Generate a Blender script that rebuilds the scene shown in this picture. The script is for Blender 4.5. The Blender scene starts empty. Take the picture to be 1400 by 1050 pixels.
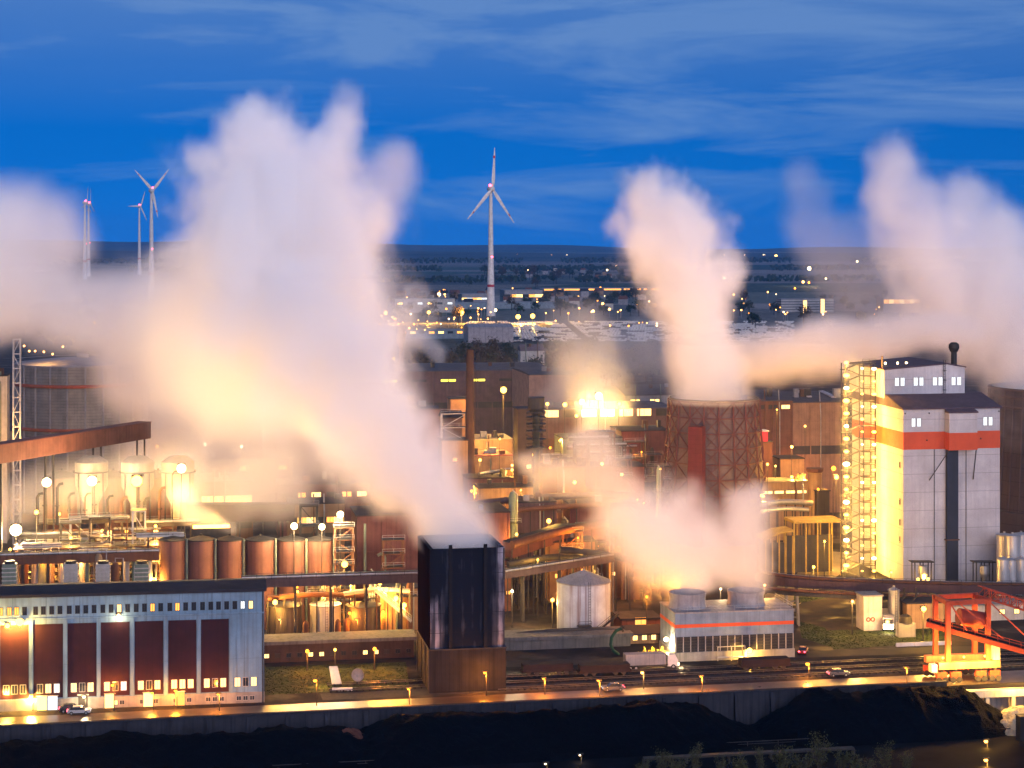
import bpy, bmesh, math, random
from mathutils import Vector, Matrix
SC = bpy.context.scene
COL = SC.collection
F, H, HY = 2600.0, 90.0, 326.0
TH = math.radians(10)
CT, ST = math.cos(TH), math.sin(TH)
rnd = random.Random(7)

# ---------------------------------------------------------------- places
def at(px, py, z=0.0):                      # point of the level z seen at that spot
    Y = F * (H - z) / (py - HY)
    return Vector(((px - 700) * Y / F, Y, z))
def gy(px, Y, z=0.0):
    return Vector(((px - 700) * Y / F, Y, z))
def zz(py, Y):
    return H - (py - HY) * Y / F
def pt(px, py, Y):
    return Vector(((px - 700) * Y / F, Y, zz(py, Y)))
def wid(px0, px1, Y):                       # length of a facade on the site's grid
    t = (px1 - 700) / F
    return (t * Y - (px0 - 700) * Y / F) / (CT - t * ST)

# ---------------------------------------------------------------- materials
MATS = {}
def mat(name, col, rough=.75, metal=0., var=.25, scale=.35, streak=0., lines=None, dirt=None, dirt_amt=.0, bump=0., spec=.14):
    if name in MATS: return MATS[name]
    col = tuple(c * .62 for c in col); dirt = dirt and tuple(c * .68 for c in dirt)
    m = bpy.data.materials.new(name); m.use_nodes = True
    nt = m.node_tree; N = nt.nodes; L = nt.links
    bs = N['Principled BSDF']
    bs.inputs['Roughness'].default_value = rough; bs.inputs['Metallic'].default_value = metal
    bs.inputs['Specular IOR Level'].default_value = spec
    tc = N.new('ShaderNodeTexCoord').outputs['Object']
    def noise(vec, sc, det=4):
        n = N.new('ShaderNodeTexNoise'); n.inputs['Scale'].default_value = sc; n.inputs['Detail'].default_value = det
        L.new(vec, n.inputs['Vector']); return n.outputs[0]
    def mapping(s):
        n = N.new('ShaderNodeMapping'); n.inputs['Scale'].default_value = s; L.new(tc, n.inputs['Vector']); return n.outputs[0]
    def mix(f, a, b, mode='MIX'):
        n = N.new('ShaderNodeMix'); n.data_type = 'RGBA'; n.blend_type = mode
        for s, v in ((n.inputs[0], f), (n.inputs[6], a), (n.inputs[7], b)):
            if hasattr(v, 'is_output'): L.new(v, s)
            else: s.default_value = v if isinstance(v, float) else (*v, 1)
        return n.outputs[2]
    def math_(op, a, b, c=0., clamp=False):
        n = N.new('ShaderNodeMath'); n.operation = op; n.use_clamp = clamp
        for s, v in zip(n.inputs, (a, b, c)):
            if hasattr(v, 'is_output'): L.new(v, s)
            else: s.default_value = v
        return n.outputs[0]
    lo = tuple(c * (1 - var) for c in col); hi = tuple(min(1, c * (1 + var)) for c in col)
    f = math_('MULTIPLY_ADD', noise(tc, scale), 2.2, -.6, True)
    c = mix(f, lo, hi)
    f2 = noise(tc, scale * 7, 3)
    c = mix(math_('MULTIPLY_ADD', f2, .5, -.1, True), c, tuple(v * .6 for v in col))
    if streak:
        s = noise(mapping((1.3, 1.3, .05)), 1.1, 4)
        c = mix(math_('MULTIPLY', math_('MULTIPLY_ADD', s, 4., -1.9, True), streak), c, dirt or tuple(v * .25 for v in col))
    elif dirt:
        s = noise(tc, scale * 1.7, 5)
        c = mix(math_('MULTIPLY', math_('MULTIPLY_ADD', s, 4., -1.9, True), dirt_amt or .7), c, dirt)
    if lines:
        sx = N.new('ShaderNodeSeparateXYZ'); L.new(tc, sx.inputs[0])
        for ax, sp, th, dk in lines:
            fr = math_('FRACT', math_('DIVIDE', sx.outputs[ax], sp), 0.)
            k = math_('LESS_THAN', fr, th / sp)
            c = mix(math_('MULTIPLY', k, dk), c, tuple(v * .15 for v in col))
    L.new(c, bs.inputs['Base Color'])
    r = math_('MULTIPLY_ADD', noise(tc, scale * 2.3), .3, rough - .15, True); L.new(r, bs.inputs['Roughness'])
    if bump:
        b = N.new('ShaderNodeBump'); b.inputs['Strength'].default_value = bump; b.inputs['Distance'].default_value = .6
        L.new(noise(tc, scale * 4, 6), b.inputs['Height']); L.new(b.outputs[0], bs.inputs['Normal'])
    MATS[name] = m; return m

def em(name, col, s, sample=True):
    if name in MATS: return MATS[name]
    m = bpy.data.materials.new(name); m.use_nodes = True; nt = m.node_tree
    nt.nodes.remove(nt.nodes['Principled BSDF'])
    e = nt.nodes.new('ShaderNodeEmission'); e.inputs[0].default_value = (*col, 1); e.inputs[1].default_value = s
    nt.links.new(e.outputs[0], nt.nodes['Material Output'].inputs[0])
    if not sample: m.cycles.emission_sampling = 'NONE'
    MATS[name] = m; return m

# ---------------------------------------------------------------- mesh building
class B:
    def __init__(s): s.bm = bmesh.new()
    def quadbox(s, v):
        vs = [s.bm.verts.new(p) for p in v]
        for f in ((0, 2, 3, 1), (4, 5, 7, 6), (0, 1, 5, 4), (2, 6, 7, 3), (0, 4, 6, 2), (1, 3, 7, 5)):
            s.bm.faces.new([vs[i] for i in f])
        return s
    def box(s, x0, x1, y0, y1, z0, z1):
        return s.quadbox([(x, y, z) for z in (z0, z1) for y in (y0, y1) for x in (x0, x1)])
    def beam(s, a, b, w, h=None):
        a, b = Vector(a), Vector(b); h = h or w; d = (b - a).normalized()
        up = Vector((0, 0, 1)) if abs(d.z) < .95 else Vector((0, 1, 0))
        sx = d.cross(up).normalized() * w / 2; sy = sx.cross(d).normalized() * h / 2
        return s.quadbox([p + i * sx + j * sy for p in (a, b) for j in (-1, 1) for i in (-1, 1)])
    def cyl(s, a, b, r0, r1=None, n=14, caps=True):
        a, b = Vector(a), Vector(b); r1 = r0 if r1 is None else r1; d = (b - a).normalized()
        u = d.orthogonal().normalized(); w = d.cross(u)
        ring = lambda c, r: [s.bm.verts.new(c + (u * math.cos(2 * math.pi * i / n) + w * math.sin(2 * math.pi * i / n)) * r) for i in range(n)]
        A = ring(a, max(r0, 1e-3)); Bv = ring(b, max(r1, 1e-3))
        for i in range(n): s.bm.faces.new((A[i], A[(i + 1) % n], Bv[(i + 1) % n], Bv[i]))
        if caps: s.bm.faces.new(A[::-1]); s.bm.faces.new(Bv)
        return s
    def tube(s, pts, r, n=8):
        pts = [Vector(p) for p in pts]; prev = None; rr = None
        for i, p in enumerate(pts):
            d = ((pts[min(i + 1, len(pts) - 1)] - pts[max(i - 1, 0)])).normalized()
            u = d.orthogonal().normalized() if rr is None else (rr - d * rr.dot(d)).normalized()
            rr = u; w = d.cross(u)
            ring = [s.bm.verts.new(p + (u * math.cos(2 * math.pi * k / n) + w * math.sin(2 * math.pi * k / n)) * r) for k in range(n)]
            if prev:
                for k in range(n): s.bm.faces.new((prev[k], prev[(k + 1) % n], ring[(k + 1) % n], ring[k]))
            else: s.bm.faces.new(ring[::-1])
            prev = ring
        s.bm.faces.new(prev); return s
    def lathe(s, prof, n=24, c=(0, 0, 0), caps=True):
        c = Vector(c); prev = None
        for r, z in prof:
            ring = [s.bm.verts.new(c + Vector((math.cos(2 * math.pi * i / n) * max(r, 1e-3), math.sin(2 * math.pi * i / n) * max(r, 1e-3), z))) for i in range(n)]
            if prev:
                for i in range(n): s.bm.faces.new((prev[i], prev[(i + 1) % n], ring[(i + 1) % n], ring[i]))
            elif caps: s.bm.faces.new(ring[::-1])
            prev = ring
        if caps: s.bm.faces.new(prev)
        return s
    def prism(s, poly, y0, y1):             # polygon in x-z drawn out along y
        a = [s.bm.verts.new((x, y0, z)) for x, z in poly]; b = [s.bm.verts.new((x, y1, z)) for x, z in poly]
        n = len(poly); s.bm.faces.new(a); s.bm.faces.new(b[::-1])
        for i in range(n): s.bm.faces.new((a[i], b[i], b[(i + 1) % n], a[(i + 1) % n]))
        return s
    def prismx(s, poly, x0, x1):            # polygon in y-z drawn out along x
        a = [s.bm.verts.new((x0, y, z)) for y, z in poly]; b = [s.bm.verts.new((x1, y, z)) for y, z in poly]
        n = len(poly); s.bm.faces.new(a[::-1]); s.bm.faces.new(b)
        for i in range(n): s.bm.faces.new((a[i], a[(i + 1) % n], b[(i + 1) % n], b[i]))
        return s
    def ball(s, c, r, sub=1, sz=1.):
        bmesh.ops.create_icosphere(s.bm, subdivisions=sub, radius=r, matrix=Matrix.Translation(Vector(c)) @ Matrix.Diagonal((1, 1, sz, 1))); return s
    def torus(s, c, R, r, n=28, k=6):
        c = Vector(c); rings = []
        for i in range(n):
            a = 2 * math.pi * i / n; e = Vector((math.cos(a), math.sin(a), 0))
            rings.append([s.bm.verts.new(c + e * (R + r * math.cos(2 * math.pi * j / k)) + Vector((0, 0, r * math.sin(2 * math.pi * j / k)))) for j in range(k)])
        for i in range(n):
            for j in range(k):
                s.bm.faces.new((rings[i][j], rings[(i + 1) % n][j], rings[(i + 1) % n][(j + 1) % k], rings[i][(j + 1) % k]))
        return s
    def rail(s, pts, h=1.1, w=.07, step=2.5):   # guard rail along a polyline
        pts = [Vector(p) for p in pts]
        for a, b in zip(pts, pts[1:]):
            for k in (.5, 1.): s.beam(a + Vector((0, 0, h * k)), b + Vector((0, 0, h * k)), w)
            n = max(1, int((b - a).length / step))
            for i in range(n + 1):
                p = a.lerp(b, i / n); s.beam(p, p + Vector((0, 0, h)), w)
        return s
    def mesh(s, name, smooth=False):
        bmesh.ops.recalc_face_normals(s.bm, faces=s.bm.faces[:])
        me = bpy.data.meshes.new(name); s.bm.to_mesh(me); s.bm.free()
        if smooth:
            for p in me.polygons: p.use_smooth = True
        return me
    def build(s, name, m, parent=None, smooth=False, label=None):
        me = s.mesh(name, smooth); me.materials.append(m)
        o = bpy.data.objects.new(name, me); COL.objects.link(o)
        if parent: o.parent = parent
        if label: o['label'] = label
        return o
def smooth_sides(o, ang=40):
    me = o.data
    for p in me.polygons: p.use_smooth = True
    me.set_sharp_from_angle(angle=math.radians(ang)); return o

def tag(o, label, cat, group=None, kind=None):
    if label: o['label'] = label
    if cat: o['category'] = cat
    if group: o['group'] = group
    if kind: o['kind'] = kind
    return o
def thing(name, label, cat, loc, rot=TH, group=None):
    o = bpy.data.objects.new(name, None); COL.objects.link(o); o.empty_display_size = .5
    o.location = loc; o.rotation_euler = (0, 0, rot)
    return tag(o, label, cat, group)
KIDS = {}
def kids(o): return [c for c in COL.objects if c.parent == o]
def proto_tree(o):                          # remember a finished thing so that it can be copied
    def rec(x): return (x, [rec(c) for c in x.children])
    return rec(o)
def copy_tree(tree, loc=None, rot=None, label=None, parent=None, scale=None):
    o, ch = tree; c = o.copy(); COL.objects.link(c)
    if parent: c.parent = parent
    if loc is not None: c.location = loc
    if rot is not None: c.rotation_euler = (0, 0, rot)
    if scale is not None: c.scale = (scale,) * 3
    if label: c['label'] = label
    for k in ch: copy_tree(k, parent=c)
    return c

# ---------------------------------------------------------------- light
SOD = (1, .31, .025); WARM = (1, .47, .11); YEL = (1, .50, .075); WHT = (1, .70, .34)
LG = 7.0
def plight(loc, e, col, parent=None, r=.4):
    l = bpy.data.lights.new('lamp_or_fill_light', 'POINT'); l.energy = e * LG; l.color = col; l.shadow_soft_size = r
    o = bpy.data.objects.new('lamp_or_fill_light', l); o.location = loc; COL.objects.link(o)
    if parent: o.parent = parent
    return o
def M_bulb(col):
    return em('bulb_' + {SOD: 'sodium', WARM: 'warm', YEL: 'yellow', WHT: 'white'}[col], col, {SOD: 6, WARM: 8, YEL: 9, WHT: 16}[col])
# ---------------------------------------------------------------- palette
steel = mat('dark_steel', (.055, .05, .048), .6, .3, streak=.4)
rust = mat('rusty_steel', (.16, .075, .045), .8, .1, streak=.5, dirt=(.05, .03, .025))
redsteel = mat('red_painted_steel', (.42, .06, .035), .55, .0, streak=.4)
galv = mat('galvanised_steel', (.45, .46, .48), .45, .6, streak=.3)
conc = mat('concrete', (.30, .29, .28), .9, streak=.5, dirt=(.10, .095, .09))
asph = mat('asphalt', (.022, .021, .025), .85, scale=.08)
dkroof = mat('dark_roofing', (.035, .032, .04), .85, scale=.2)
burg = mat('burgundy_cladding', (.15, .055, .052), .7, streak=.35, lines=[(0, 1.2, .08, .4)])
brick = mat('brown_brick', (.17, .075, .05), .85, streak=.4, lines=[(2, .5, .05, .3)])
tanb = mat('tan_cladding', (.34, .22, .13), .75, streak=.35, lines=[(0, 1.0, .07, .35)])
grey = mat('grey_cladding', (.30, .30, .33), .7, streak=.3, lines=[(0, 1.0, .06, .3)])
palew = mat('pale_wall', (.5, .48, .45), .8, streak=.3)
white = mat('white_paint', (.75, .75, .74), .5, streak=.15)
greenp = mat('green_paint', (.03, .18, .10), .5, streak=.3)
greenish = mat('grey_green_paint', (.20, .25, .20), .6, streak=.3)
black = mat('black_rubber', (.015, .015, .016), .8)
glassd = mat('dark_window_glass', (.03, .035, .045), .12, spec=.6, var=.1)
lit_y = em('lit_window_yellow', (1, .62, .2), 3.2)
lit_w = em('lit_window_white', (.9, .95, 1), 1.5)
lit_o = em('lit_window_orange', (1, .42, .08), 2.2)
lit_hot = em('furnace_glow', (1, .66, .28), 14)
redlamp = em('red_beacon', (1, .06, .10), 14)

# ---------------------------------------------------------------- camera, sky, dusk light
cam = bpy.data.cameras.new('camera'); cam_o = bpy.data.objects.new('camera', cam); COL.objects.link(cam_o)
cam_o.location = (0, 0, H); cam_o.rotation_euler = (math.pi / 2, 0, 0)
cam.sensor_width = 36; cam.lens = 36 * F / 1400; cam.shift_y = -(525 - HY) / 1400; cam.clip_start = 1; cam.clip_end = 80000
SC.camera = cam_o
vs = SC.view_settings; vs.view_transform = 'Standard'; vs.look = 'None'; vs.exposure = 0; vs.gamma = 1; vs.use_curve_mapping = False
cy = SC.cycles; cy.use_denoising = True; cy.volume_bounces = 7; cy.max_bounces = 12; cy.diffuse_bounces = 3; cy.glossy_bounces = 2
cy.use_adaptive_sampling = True; cy.adaptive_threshold = .05; cy.sample_clamp_indirect = 4; cy.caustics_reflective = False; cy.caustics_refractive = False
cy.volume_step_rate = 2.0

SUN_EL, SUN_AZ = math.radians(6), math.radians(160)
w = bpy.data.worlds.new('World'); SC.world = w; w.use_nodes = True
nt = w.node_tree; N = nt.nodes; L = nt.links; bg = N['Background']
def wm(op, a, b=0., c=0., clamp=False):
    n = N.new('ShaderNodeMath'); n.operation = op; n.use_clamp = clamp
    for s, v in zip(n.inputs, (a, b, c)):
        if hasattr(v, 'is_output'): L.new(v, s)
        else: s.default_value = v
    return n.outputs[0]
tcw = N.new('ShaderNodeTexCoord').outputs['Generated']
sx = N.new('ShaderNodeSeparateXYZ'); L.new(tcw, sx.inputs[0])
lift = N.new('ShaderNodeCombineXYZ'); L.new(sx.outputs[0], lift.inputs[0]); L.new(sx.outputs[1], lift.inputs[1])
L.new(wm('MULTIPLY_ADD', wm('MAXIMUM', sx.outputs[2], 0.), 1.5, .42), lift.inputs[2])
nrm = N.new('ShaderNodeVectorMath'); nrm.operation = 'NORMALIZE'; L.new(lift.outputs[0], nrm.inputs[0])
sky = N.new('ShaderNodeTexSky'); sky.sky_type = 'NISHITA'; sky.sun_disc = False
sky.sun_elevation = SUN_EL; sky.sun_rotation = SUN_AZ; sky.ozone_density = 6; sky.dust_density = .1; sky.air_density = 1.2
L.new(nrm.outputs[0], sky.inputs[0])
tint = N.new('ShaderNodeMix'); tint.data_type = 'RGBA'; tint.blend_type = 'MULTIPLY'; tint.inputs[0].default_value = 1
L.new(sky.outputs[0], tint.inputs[6]); tint.inputs[7].default_value = (.01, 1.58, 2.40, 1)
# long thin layers of cloud, thicker overhead
mp = N.new('ShaderNodeMapping'); mp.inputs['Scale'].default_value = (4.2, 4.2, 27); L.new(tcw, mp.inputs[0])
n1 = N.new('ShaderNodeTexNoise'); n1.inputs['Scale'].default_value = 1.15; n1.inputs['Detail'].default_value = 9; n1.inputs['Roughness'].default_value = .58; n1.inputs['Distortion'].default_value = .5
L.new(mp.outputs[0], n1.inputs['Vector'])
thick = wm('MULTIPLY_ADD', sx.outputs[2], 1.9, -.16, False)
cf = wm('MULTIPLY', wm('MULTIPLY_ADD', wm('ADD', n1.outputs[0], wm('MULTIPLY_ADD', sx.outputs[2], 1.5, -.08)), 4.6, -2.2, True), .66)
veil = wm('MULTIPLY', wm('MULTIPLY_ADD', sx.outputs[2], 15., -.85, True), wm('MULTIPLY_ADD', n1.outputs[0], .9, .45, True))
cf = wm('MAXIMUM', cf, wm('MULTIPLY', veil, .45))
cm = N.new('ShaderNodeMix'); cm.data_type = 'RGBA'; L.new(cf, cm.inputs[0]); L.new(tint.outputs[2], cm.inputs[6]); cm.inputs[7].default_value = (1.7, 3.1, 5.9, 1)
L.new(cm.outputs[2], bg.inputs[0]); bg.inputs[1].default_value = .10
sl = bpy.data.lights.new('dusk_sun', 'SUN'); sl.energy = 4.4; sl.angle = math.radians(70); sl.color = (.97, .84, .90)
so = bpy.data.objects.new('dusk_sun', sl); COL.objects.link(so)
sd = Vector((math.sin(SUN_AZ) * math.cos(SUN_EL), math.cos(SUN_AZ) * math.cos(SUN_EL), math.sin(SUN_EL)))
so.rotation_euler = (-sd).to_track_quat('-Z', 'Y').to_euler()

# ---------------------------------------------------------------- ground: works level 0, stock yard in front 5.5 m lower
EDGE0, EDGE1 = at(0, 1000), at(1300, 938)
ed = (EDGE1 - EDGE0).normalized(); EN = Vector((ed.y, -ed.x, 0))     # towards the camera
def edge(t): return EDGE0 + ed * t
YZ = -5.5
def sheet(name, polys, m, z=0.):
    me = bpy.data.meshes.new(name); V = []; Fc = []
    for p in polys:
        Fc.append(list(range(len(V), len(V) + len(p)))); V += [(x, y, zc) for x, y, zc in p]
    me.from_pydata(V, [], Fc); me.materials.append(m); o = bpy.data.objects.new(name, me); COL.objects.link(o); o['kind'] = 'structure'; return o
def ground_material():
    m = bpy.data.materials.new('ground_soil'); m.use_nodes = True; nt = m.node_tree; N = nt.nodes; L = nt.links; bs = N['Principled BSDF']
    tc = N.new('ShaderNodeTexCoord').outputs['Object']
    def noise(sc, det, s=(1, 1, 1)):
        mp = N.new('ShaderNodeMapping'); mp.inputs['Scale'].default_value = s; L.new(tc, mp.inputs[0])
        n = N.new('ShaderNodeTexNoise'); n.inputs['Scale'].default_value = sc; n.inputs['Detail'].default_value = det; L.new(mp.outputs[0], n.inputs['Vector']); return n.outputs[0]
    def ramp(f, stops):
        r = N.new('ShaderNodeValToRGB'); L.new(f, r.inputs[0]); e = r.color_ramp.elements
        while len(e) < len(stops): e.new(.5)
        for k, (p, c) in zip(e, stops): k.position = p; k.color = (*c, 1)
        return r.outputs[0]
    # works: dark dirt, wet tracks; farmland: long strips of stubble, soil and pasture
    near = ramp(noise(.06, 6), [(.3, (.010, .010, .012)), (.5, (.022, .020, .021)), (.62, (.04, .03, .025)), (.75, (.016, .02, .012))])
    vo = N.new('ShaderNodeTexVoronoi'); vo.inputs['Scale'].default_value = 1.; mp = N.new('ShaderNodeMapping'); mp.inputs['Scale'].default_value = (.0011, .0022, 1); mp.inputs['Rotation'].default_value = (0, 0, .2)
    L.new(tc, mp.inputs[0]); L.new(mp.outputs[0], vo.inputs['Vector'])
    sp = N.new('ShaderNodeSeparateColor'); L.new(vo.outputs['Color'], sp.inputs[0])
    far = ramp(sp.outputs[0], [(0, (.03, .05, .04)), (.3, (.16, .14, .13)), (.5, (.05, .075, .06)), (.7, (.26, .22, .20)), (1, (.06, .065, .07))])
    far2 = N.new('ShaderNodeMix'); far2.data_type = 'RGBA'; far2.blend_type = 'MULTIPLY'; far2.inputs[0].default_value = .6
    L.new(far, far2.inputs[6]); L.new(ramp(noise(.012, 5, (.6, 1.2, 1)), [(.3, (.55, .55, .55)), (.7, (1, 1, 1))]), far2.inputs[7])
    sep = N.new('ShaderNodeSeparateXYZ'); L.new(tc, sep.inputs[0])
    mr = N.new('ShaderNodeMapRange'); mr.inputs[1].default_value = 1300; mr.inputs[2].default_value = 1700; L.new(sep.outputs[1], mr.inputs[0])
    mx = N.new('ShaderNodeMix'); mx.data_type = 'RGBA'; L.new(mr.outputs[0], mx.inputs[0]); L.new(near, mx.inputs[6]); L.new(far2.outputs[2], mx.inputs[7])
    L.new(mx.outputs[2], bs.inputs['Base Color'])
    L.new(ramp(noise(.09, 4), [(.36, (.5,) * 3), (.5, (.95,) * 3)]), bs.inputs['Roughness']); bs.inputs['Specular IOR Level'].default_value = .02
    return m
gm = ground_material()
far_l, far_r = Vector((-9500, 16200, 0)), Vector((9500, 16200, 0))
E0, E1 = edge(-900), edge(1200)
lo = Vector((0, 0, YZ))
sheet('ground', [[E0, E1, Vector((9500, E1.y, 0)), far_r, far_l, Vector((-9500, E0.y, 0))],
                 [E0 + lo, E1 + lo, E1, E0]], gm)
sheet('stock_yard_ground', [[Vector((-900, 60, YZ)), Vector((1300, 60, YZ)), E1 + lo, E0 + lo]], mat('coal_dust_ground', (.007, .007, .009), 1., scale=.3, var=.6, spec=.03))
# low hills on the skyline
hb = B(); hm = mat('hill_fields', (.06, .07, .07), .95, scale=.002, var=.5)
for ring, (Yh, amp, sd_) in enumerate(((9500, 30, 1), (14500, 105, 5))):
    prev = None
    for i in range(90):
        x = -9000 + i * 200
        h = amp * (.55 + .45 * math.sin(i * .11 + sd_) * math.cos(i * .047 + sd_ * 2) + .12 * math.sin(i * .6 + sd_))
        cur = [hb.bm.verts.new((x, Yh - 2200, -1)), hb.bm.verts.new((x, Yh - 900, h * .55)), hb.bm.verts.new((x, Yh, h)), hb.bm.verts.new((x, Yh + 1500, -1))]
        if prev:
            for k in range(3): hb.bm.faces.new((prev[k], cur[k], cur[k + 1], prev[k + 1]))
        prev = cur
hb.build('hills', hm, smooth=True)['kind'] = 'structure'

def strip(name, a, b, w, m, z=.004):        # paved strip from a to b
    a, b = Vector(a), Vector(b); d = (b - a).normalized(); n = Vector((-d.y, d.x, 0)) * w / 2
    return sheet(name, [[(*(p.xy), z) for p in (a - n, b - n, b + n, a + n)]], m)
wet = mat('wet_asphalt', (.065, .052, .042), .34, scale=.12, var=.5, dirt=(.09, .06, .035), dirt_amt=.5, spec=.35)
strip('road', edge(-300) - EN * 6.3, edge(420) - EN * 6.3, 8.0, wet, .008)
strip('road_margin', edge(-300) - EN * 1.2, edge(420) - EN * 1.2, 1.9, wet, .05)
strip('rail_bed', edge(60) - EN * 15, edge(420) - EN * 15, 5.5, mat('ballast', (.05, .048, .05), .9, scale=.8), .008)
strip('yard_road', at(690, 908) , at(1400, 885), 6, asph, .012)
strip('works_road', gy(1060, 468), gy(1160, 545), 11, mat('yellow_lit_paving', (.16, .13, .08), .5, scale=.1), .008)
grass_m = mat('grass_blades', (.034, .048, .014), .9, scale=.25, var=.5, bump=.8)
def grass(name, poly, label):
    bm = B(); pts = [Vector(p) for p in poly]; cen = sum(pts, Vector()) / len(pts)
    top = [bm.bm.verts.new((*(cen + (p - cen) * 1).xy, .02)) for p in pts]; bm.bm.faces.new(top)
    r = random.Random(hash(label) % 999 if False else len(label))
    xs = [p.x for p in pts]; ys = [p.y for p in pts]
    area = (max(xs) - min(xs)) * (max(ys) - min(ys))
    for i in range(int(min(1500, area * 4))):
        a = r.random(); b = r.random(); q = pts[0].lerp(pts[1], a).lerp(pts[3].lerp(pts[2], a), b); h = r.uniform(.05, .22)
        d = Vector((r.uniform(-.3, .3), r.uniform(-.1, .1), 0)); v = [bm.bm.verts.new((q.x - .12, q.y, .02)), bm.bm.verts.new((q.x + .12, q.y, .02)), bm.bm.verts.new((q.x + d.x, q.y + d.y, h))]
        bm.bm.faces.new(v)
    o = bm.build(name, grass_m); tag(o, label, None, kind='stuff'); return o
grass('grass', [at(362, 950), at(560, 942), at(555, 905), at(362, 912)], 'rough green grass in front of the low shed by the dark tower')
grass('grass', [at(1140, 888), at(1300, 878), at(1290, 858), at(1130, 862)], 'mown green grass strip beneath the brown pipe bridge')
grass('grass', [at(1092, 850), at(1128, 858), at(1140, 886), at(1096, 872)], 'green grass beside the striped cooling block')
grass('grass', [at(1085, 826), at(1130, 818), at(1110, 810), at(1086, 812)], 'small green grass patch under the pipe bridge bend')

# concrete retaining wall along the stock yard
dustc = mat('coal_dusted_concrete', (.040, .042, .055), .95, streak=.6, spec=.03)
wl = thing('retaining_wall', 'long pale concrete retaining wall with buttresses above the black stock yard', 'wall', edge(0), math.atan2(ed.y, ed.x))
wl['kind'] = 'thing'
B().box(-120, 184, -.6, 0, YZ, .9).build('wall_face', dustc, wl)
B().box(-120, 184, -.9, .1, .905, 1.2).build('coping', dustc, wl)
k = -116
while k < 183:
    B().prismx([(-.6, YZ), (-1.9, YZ), (-.95, .7), (-.6, .7)], k, k + .9).build('buttress', dustc, wl); k += 7.3

# coal heaps
coal = mat('coal', (.0022, .0022, .0032), 1., scale=1.2, var=.6, bump=1., spec=.03)
ore = mat('ore', (.13, .05, .035), .9, scale=.8, var=.5, bump=1.)
lime = mat('limestone', (.62, .55, .38), .9, scale=.6, var=.35, bump=1.)
from mathutils import noise as mnoise
def heap(name, cx, cd, hw, hd, hh, m, label, cat, seed, ridge=0, base=YZ):
    # cx along the wall, cd out from it, half sizes and height
    bm = B(); nx, ny = 150, 40; o = edge(cx) + EN * cd; g = []
    for j in range(ny + 1):
        row = []
        for i in range(nx + 1):
            u = i / nx * 2 - 1; v = j / ny * 2 - 1
            uu = max(0, abs(u) * hw - ridge) / max(.01, hw - ridge)
            e = max(0., 1 - math.hypot(uu, v)); n = mnoise.noise(Vector((u * hw * .13, v * hd * .13, seed))) ; n2 = mnoise.noise(Vector((u * hw * .5, v * hd * .5, seed + 9)))
            z = hh * min(1, e * 1.25) * (1 + .16 * n) + (n2 * .6 + n * .7 + .35 * mnoise.noise(Vector((u * hw * 1.3, v * hd * 1.3, seed)))) * min(1, e * 4)
            p = o + ed * (u * hw) + EN * (v * hd); row.append(bm.bm.verts.new((p.x, p.y, base - .03 + max(0, z))))
        g.append(row)
    for j in range(ny):
        for i in range(nx): bm.bm.faces.new((g[j][i], g[j][i + 1], g[j + 1][i + 1], g[j + 1][i]))
    ob = bm.build(name, m, smooth=True); return tag(ob, label, cat)
heap('coal_heap', 24, 6.5, 50, 11, 4.9, coal, 'long black coal heap below the blue hall and road', 'coal heap', 2, 34)
heap('ore_heap', 62.5, 5.5, 7, 8, 4.3, ore, 'small rust red ore heap between two black coal heaps', 'ore heap', 3)
heap('coal_heap', 101, 6.0, 42, 13, 6.0, coal, 'long black coal heap with an uneven crest below the dark square tower', 'coal heap', 11, 26)
heap('coal_heap', 168, 7.5, 27, 12, 6.7, coal, 'broad black coal heap beside the red stacker', 'coal heap', 17, 14)
heap('limestone_heap', 200, 11.5, 17, 8, 3.4, lime, 'pale yellow limestone heap lit up under the concrete trestle', 'limestone heap', 23, 4)

# thin handrail / pipeline in the foreground and its lights
fl = thing('yard_fence', 'thin low pipe rail running along the front of the coal heaps', 'railing', at(500, 1047, YZ), math.radians(10.5))
f = B(); f.beam((-60, 0, .9), (160, 0, .9), .12); f.beam((-60, 0, .45), (160, 0, .45), .08)
f.build('top_rail', steel, fl)
for i in range(37): B().beam((-60 + i * 6, 0, 0), (-60 + i * 6, 0, .9), .12).build('fence_post', steel, fl)
cb = thing('yard_conveyor', 'low dark belt conveyor on trestles in front of the coal heaps', 'conveyor', at(880, 1046, YZ), math.radians(10.5))
B().box(0, 40, -.7, .7, 1.0, 1.35).build('belt', steel, cb)
for i in range(6): B().box(i * 8 - .15, i * 8 + .15, -.6, .6, 0, 1.0).build('trestle', steel, cb)

# foreground shrubs
leafm = mat('shrub_leaves', (.07, .075, .03), .8, var=.5, scale=1.5)
barkm = mat('bark', (.05, .04, .03), .9)
def shrub_meshes(seed, h, wd, n):
    r = random.Random(seed); st = B(); lv = B(); tips = []
    for i in range(9):
        a = r.uniform(0, 6.28); t = Vector((math.cos(a) * wd * r.uniform(.2, 1), math.sin(a) * wd * r.uniform(.2, 1), h * r.uniform(.65, 1.05)))
        st.cyl((0, 0, 0), t * .5 + Vector((0, 0, h * .1)), .09, .05, 5); st.cyl(t * .5 + Vector((0, 0, h * .1)), t, .05, .015, 5); tips.append(t)
    for i in range(n):
        t = r.choice(tips); k = r.uniform(.35, 1.08); p = t * k + Vector((r.gauss(0, .35), r.gauss(0, .35), r.gauss(0, .3))); s = r.uniform(.1, .24)
        d1 = Vector((r.gauss(0, 1), r.gauss(0, 1), r.gauss(0, .8))).normalized() * s; d2 = d1.cross(Vector((r.gauss(0, 1), r.gauss(0, 1), 1))).normalized() * s * .5
        lv.bm.faces.new([lv.bm.verts.new(p + q) for q in (-d1, d2, d1, -d2)])
    return st.mesh('stem'), lv.mesh('foliage')
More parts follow.
